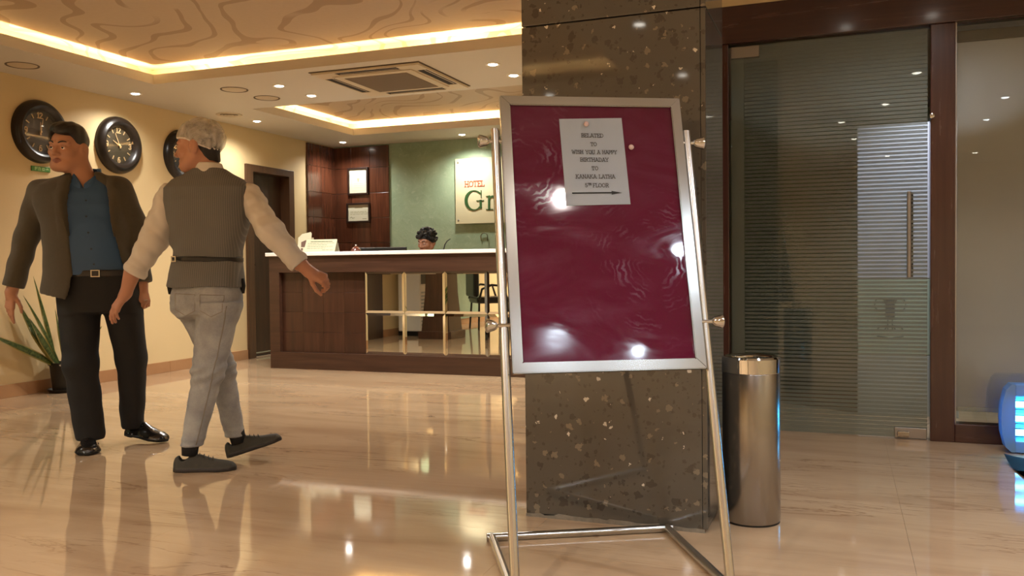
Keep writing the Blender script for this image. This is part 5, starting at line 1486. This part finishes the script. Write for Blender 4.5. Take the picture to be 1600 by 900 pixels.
    V2, Q2 = nets(core, (-.43, -.18, .08), (.53, .22, 1.42), .012); parts.append((V2, Q2, None))
    body = obm('body', mesh_from('body', parts), [M['skin2'], lip], R, True); body['label'] = 'brown skinned head, neck, forearms and hands'
    eyes_and_brows(H, R, hair)
    def hairf(x, y, z):
        d = ell(x, y, z, (0, -.014, .040), (.078, .099, .085))
        line = np.interp(y, [-.12, -.07, -.035, -.012, .02, .05, .1], [-.074, -.070, -.030, .008, .030, .048, .060])
        d = smin(d, cone(x, y, z, (0, -.045, -.020), (0, -.052, -.060), .060, .050), .02)
        return smax(d, line-z, .005)+.001*np.sin(x*160+z*90)+.001*np.sin(y*150)
    lo, hi = H.box(.15)
    part('hair', H.wrap(hairf), lo, hi, .0034, hair, R)
    k = N('white_hair_net'); v = k.obj(); nn = k.noise(v, 13, 3, .6, 1.2)
    fine = k.math('GREATER_THAN', k.noise(v, 420, 1), .45)
    k.p(color=srgb(222, 214, 202), rough=.7, alpha=k.math('MULTIPLY_ADD', k.ramp(nn, [(.34, .25), (.70, .75)]), .66, k.math('MULTIPLY', fine, .06)), normal=k.bump(nn, .3, .003)); net = k.m
    edge = lambda y: np.interp(y, [-.13, -.08, -.03, .02, .06, .10], [-.026, -.018, .006, .034, .044, .052])
    def cap0(x, y, z): return ell(x, y, z, (0, -.022, .046), (.0870, .110, .094))+.0022*np.sin(x*70+y*90+np.sin(z*60)*1.5)+.0016*np.sin(np.arctan2(x, y+.06)*14)*np.clip(1-(z-.0)/.1, 0, 1)
    part('hair_net', H.wrap(lambda x, y, z: np.maximum(np.abs(cap0(x, y, z))-.0028, edge(y)-z)), *H.box(.155), .0034, net, R)
    part('elastic_band', H.wrap(lambda x, y, z: np.maximum(np.abs(cap0(x, y, z)+.001)-.0042, np.abs(z-edge(y)-.002)-.0048)), *H.box(.155), .0034, plain('white_elastic', srgb(216, 204, 192), .7), R)
build_waiter(wt)

# ================================================================== the receptionist, seated behind the counter
rc = thing('person', 'curly haired person seated behind the reception counter, only the head showing', 'person', (-4.015, 8.12, 0.0), FACE_YAW)
def build_clerk(R):
    M['skin3'] = SKIN_M('tan_skin', srgb(184, 132, 102), srgb(168, 116, 90)); R['skin'] = M['skin3'].name; lip = plain('lip_skin_tan', srgb(138, 82, 68), .4)
    hair = noisy('black_curly_hair', srgb(14, 12, 10), srgb(34, 28, 22), 34, .5, .8, .008)
    tee = noisy('grey_tee_cloth', srgb(96, 96, 98), srgb(84, 84, 86), 20, .8); tr = plain('dark_trousers', srgb(36, 36, 40), .8)
    H = Head((.0, -.0, 1.208), (-.55, -.82, -.22), 1.0, .04); hf = H.wrap(head_fn())
    def hn(X, Y, Z): return smin(smin(hf(X, Y, Z), cone(X, Y, Z, (0, .03, .98), (0, .02, 1.13), .056, .052), .03), ell(X, Y, Z, (0, .03, .955), (.12, .08, .05)), .03)
    V, Q = nets(hn, (-.16, -.16, .89), (.16, .17, 1.34), .0042); cen = (V[Q].mean(1)-H.c)@H.A.T/H.s
    parts = [(V, Q, lips(cen))]
    parts.append(hand_mesh((-.14, -.14, .645), (.3, -.95, -.15), (.1, .1, 1), -1, (.2, .25, .3, .3), (-.23, -.02, .72), .027, .036, .95, .0035))
    parts.append(hand_mesh((.14, -.14, .645), (-.3, -.95, -.15), (-.1, .1, 1), 1, (.2, .25, .3, .3), (.23, -.02, .72), .027, .036, .95, .0035))
    LEGS = []
    for s in (-1, 1): LEGS += [((s*.09, .05, .51), (s*.11, -.34, .50), .085, .062), ((s*.11, -.34, .50), (s*.12, -.28, .09), .060, .042)]
    ARMS = []
    for s in (-1, 1): ARMS += [((s*.17, .04, .92), (s*.25, -.02, .73), .052, .044), ((s*.25, -.02, .73), (s*.15, -.13, .65), .042, .032)]
    TOR = [(.46, 0, .06, .165, .115), (.60, 0, .06, .155, .11), (.80, 0, .04, .175, .115), (.92, 0, .04, .19, .10), (.965, 0, .035, .14, .08), (.995, 0, .03, .07, .06)]
    def core(X, Y, Z):
        d = loft(X, Y, Z, [(z, a, b, c-.02, e-.02) for z, a, b, c, e in TOR])
        for c in ARMS: d = smin(d, cone(X, Y, Z, *c), .02)
        for a, b, ra, rb in LEGS: d = smin(d, cone(X, Y, Z, a, b, ra-.015, rb-.012), .02)
        return d
    V2, Q2 = nets(core, (-.36, -.46, .03), (.36, .2, 1.0), .012); parts.append((V2, Q2, None))
    obm('body', mesh_from('body', parts), [M['skin3'], lip], R, True)
    eyes_and_brows(H, R, hair, (0, .2))
    def teef(X, Y, Z):
        d = loft(X, Y, Z, TOR)
        for c in (ARMS[0], ARMS[2]): d = smin(d, cone(X, Y, Z, c[0], c[1], c[2]+.014, c[3]+.018), .03)
        return smax(d, -cone(X, Y, Z, (0, .03, .95), (0, .02, 1.1), .056, .064), .005)
    part('tee_shirt', teef, (-.36, -.2, .44), (.36, .22, 1.02), .009, tee, R)
    def trf(X, Y, Z):
        d = loft(X, Y, Z, [(.44, 0, .06, .170, .118), (.56, 0, .06, .165, .116)])
        for c in LEGS: d = smin(d, cone(X, Y, Z, *c), .02)
        return smax(d, .09-Z, .004)
    part('trousers', trf, (-.24, -.46, .06), (.24, .22, .6), .010, tr, R)
    for s in (-1, 1): shoe('shoe', (s*.12, -.22, 0), PI, 0, .27, [M['black'], M['black']], R)
    rng = np.random.RandomState(4); cur = []
    while len(cur) < 120:
        p = rng.normal(size=3); p /= np.linalg.norm(p)
        q = np.array([p[0]*.094, -.014+p[1]*.110, .054+p[2]*.094])
        ln = np.interp(q[1], [-.12, -.05, 0, .04, .08, .12], [-.055, -.045, -.010, .035, .058, .062])
        if q[2] > ln: cur.append((q, .010+.010*rng.rand()))
    def hairf(x, y, z):
        d = ell(x, y, z, (0, -.014, .048), (.084, .102, .086))
        line = np.interp(y, [-.12, -.05, 0, .04, .07, .1], [-.060, -.055, -.015, .030, .052, .056]); d = smax(d, line-z, .008)
        for q, r_ in cur: d = smin(d, np.sqrt((x-q[0])**2+(y-q[1])**2+(z-q[2])**2)-r_, .0035)
        return d+.002*np.sin(x*140+z*60)*np.sin(y*150+z*80)
    part('hair', H.wrap(hairf), *H.box(.17), .0042, hair, R)
build_clerk(rc)
stl = thing('stool', 'grey upholstered stool under the seated receptionist', 'stool', (-4.035, 8.18, 0), FACE_YAW)
lathe_o('seat', [(0, .38), (.17, .38), (.19, .40), (.185, .425), (.15, .432), (0, .432)], M['greyl'], stl, 32, local=True)
for a in range(4):
    bm = bmesh.new(); c, s = math.cos(a*PI/2+.78), math.sin(a*PI/2+.78); tube(bm, [(c*.12, s*.12, .385), (c*.17, s*.17, 0)], .014, 10); obj('leg', bm, M['black'], stl, True)

# ------------------------------------------------------------------ what the counter mirrors and the glass show of the room behind
co = thing('wood_column', 'dark wood tapered column on a square plinth, seen in the counter mirrors', 'column', (-5.06, 3.42, 0))
bx('plinth', (-.24, -.24, 0, .24, .24, .10), M['cpanel'], co, .004, True)
bm = bmesh.new(); prof = [(.205, .10), (.165, .62), (.150, 1.2), (.150, 2.44)]
rg = [[bm.verts.new((sx*r_, sy*r_, z)) for sx, sy in ((-1, -1), (1, -1), (1, 1), (-1, 1))] for r_, z in prof]
for a, b in zip(rg, rg[1:]):
    for k in range(4): bm.faces.new((a[k], a[(k+1) % 4], b[(k+1) % 4], b[k]))
bm.faces.new(rg[-1]); bm.faces.new(rg[0][::-1]); obj('shaft', bm, M['cpanel'], co, True)
tw = thing('tower_air_conditioner', 'white floor standing cabinet with dark top grille, seen in the counter mirrors', 'air conditioner', (-5.66, 2.98, 0))
bx('cabinet', (-.17, -.24, .06, .17, .24, 1.75), M['white'], tw, .015, True); bx('base', (-.17, -.24, 0, .17, .24, .06), M['black'], tw, 0, True)
bx('outlet', (.165, -.20, .72, .176, .20, .86), M['black'], tw, .003, True)
for k in range(10): bx('grille_slat', (.168, -.20, .14+k*.05, .176, .20, .165+k*.05), M['greyl'], tw, .002, True)
ch = thing('armchair', 'black leather office armchair, seen in the counter mirrors', 'chair', (-5.05, 1.75, 0), .9)
lea = plain('black_leather', srgb(24, 23, 22), .35, coat=.2)
bx('seat', (-.26, -.26, .40, .26, .26, .50), lea, ch, .04, True)
bm = bmesh.new(); box(bm, -.25, .22, .50, .25, .31, 1.02, .035); obj('backrest', bm, lea, ch, True)
for s in (-1, 1):
    bm = bmesh.new(); tube(bm, [(s*.29, .24, .46), (s*.31, .20, .62), (s*.31, .05, .68), (s*.31, -.14, .66), (s*.29, -.20, .46)], .018, 10); obj('armrest', bm, M['black'], ch, True, True)
    for y in (-.22, .22):
        bm = bmesh.new(); tube(bm, [(s*.22, y, .41), (s*.26, y*1.1, .0)], .016, 10); obj('leg', bm, M['black'], ch, True)
bx('green_panel', (XL, .20, .10, XL+.03, 2.50, 2.30), M['green'], wl)
bx('wood_lining', (XL, 3.62, .0, XL+.05, 4.40, 2.30), M['cpanel'], wl)
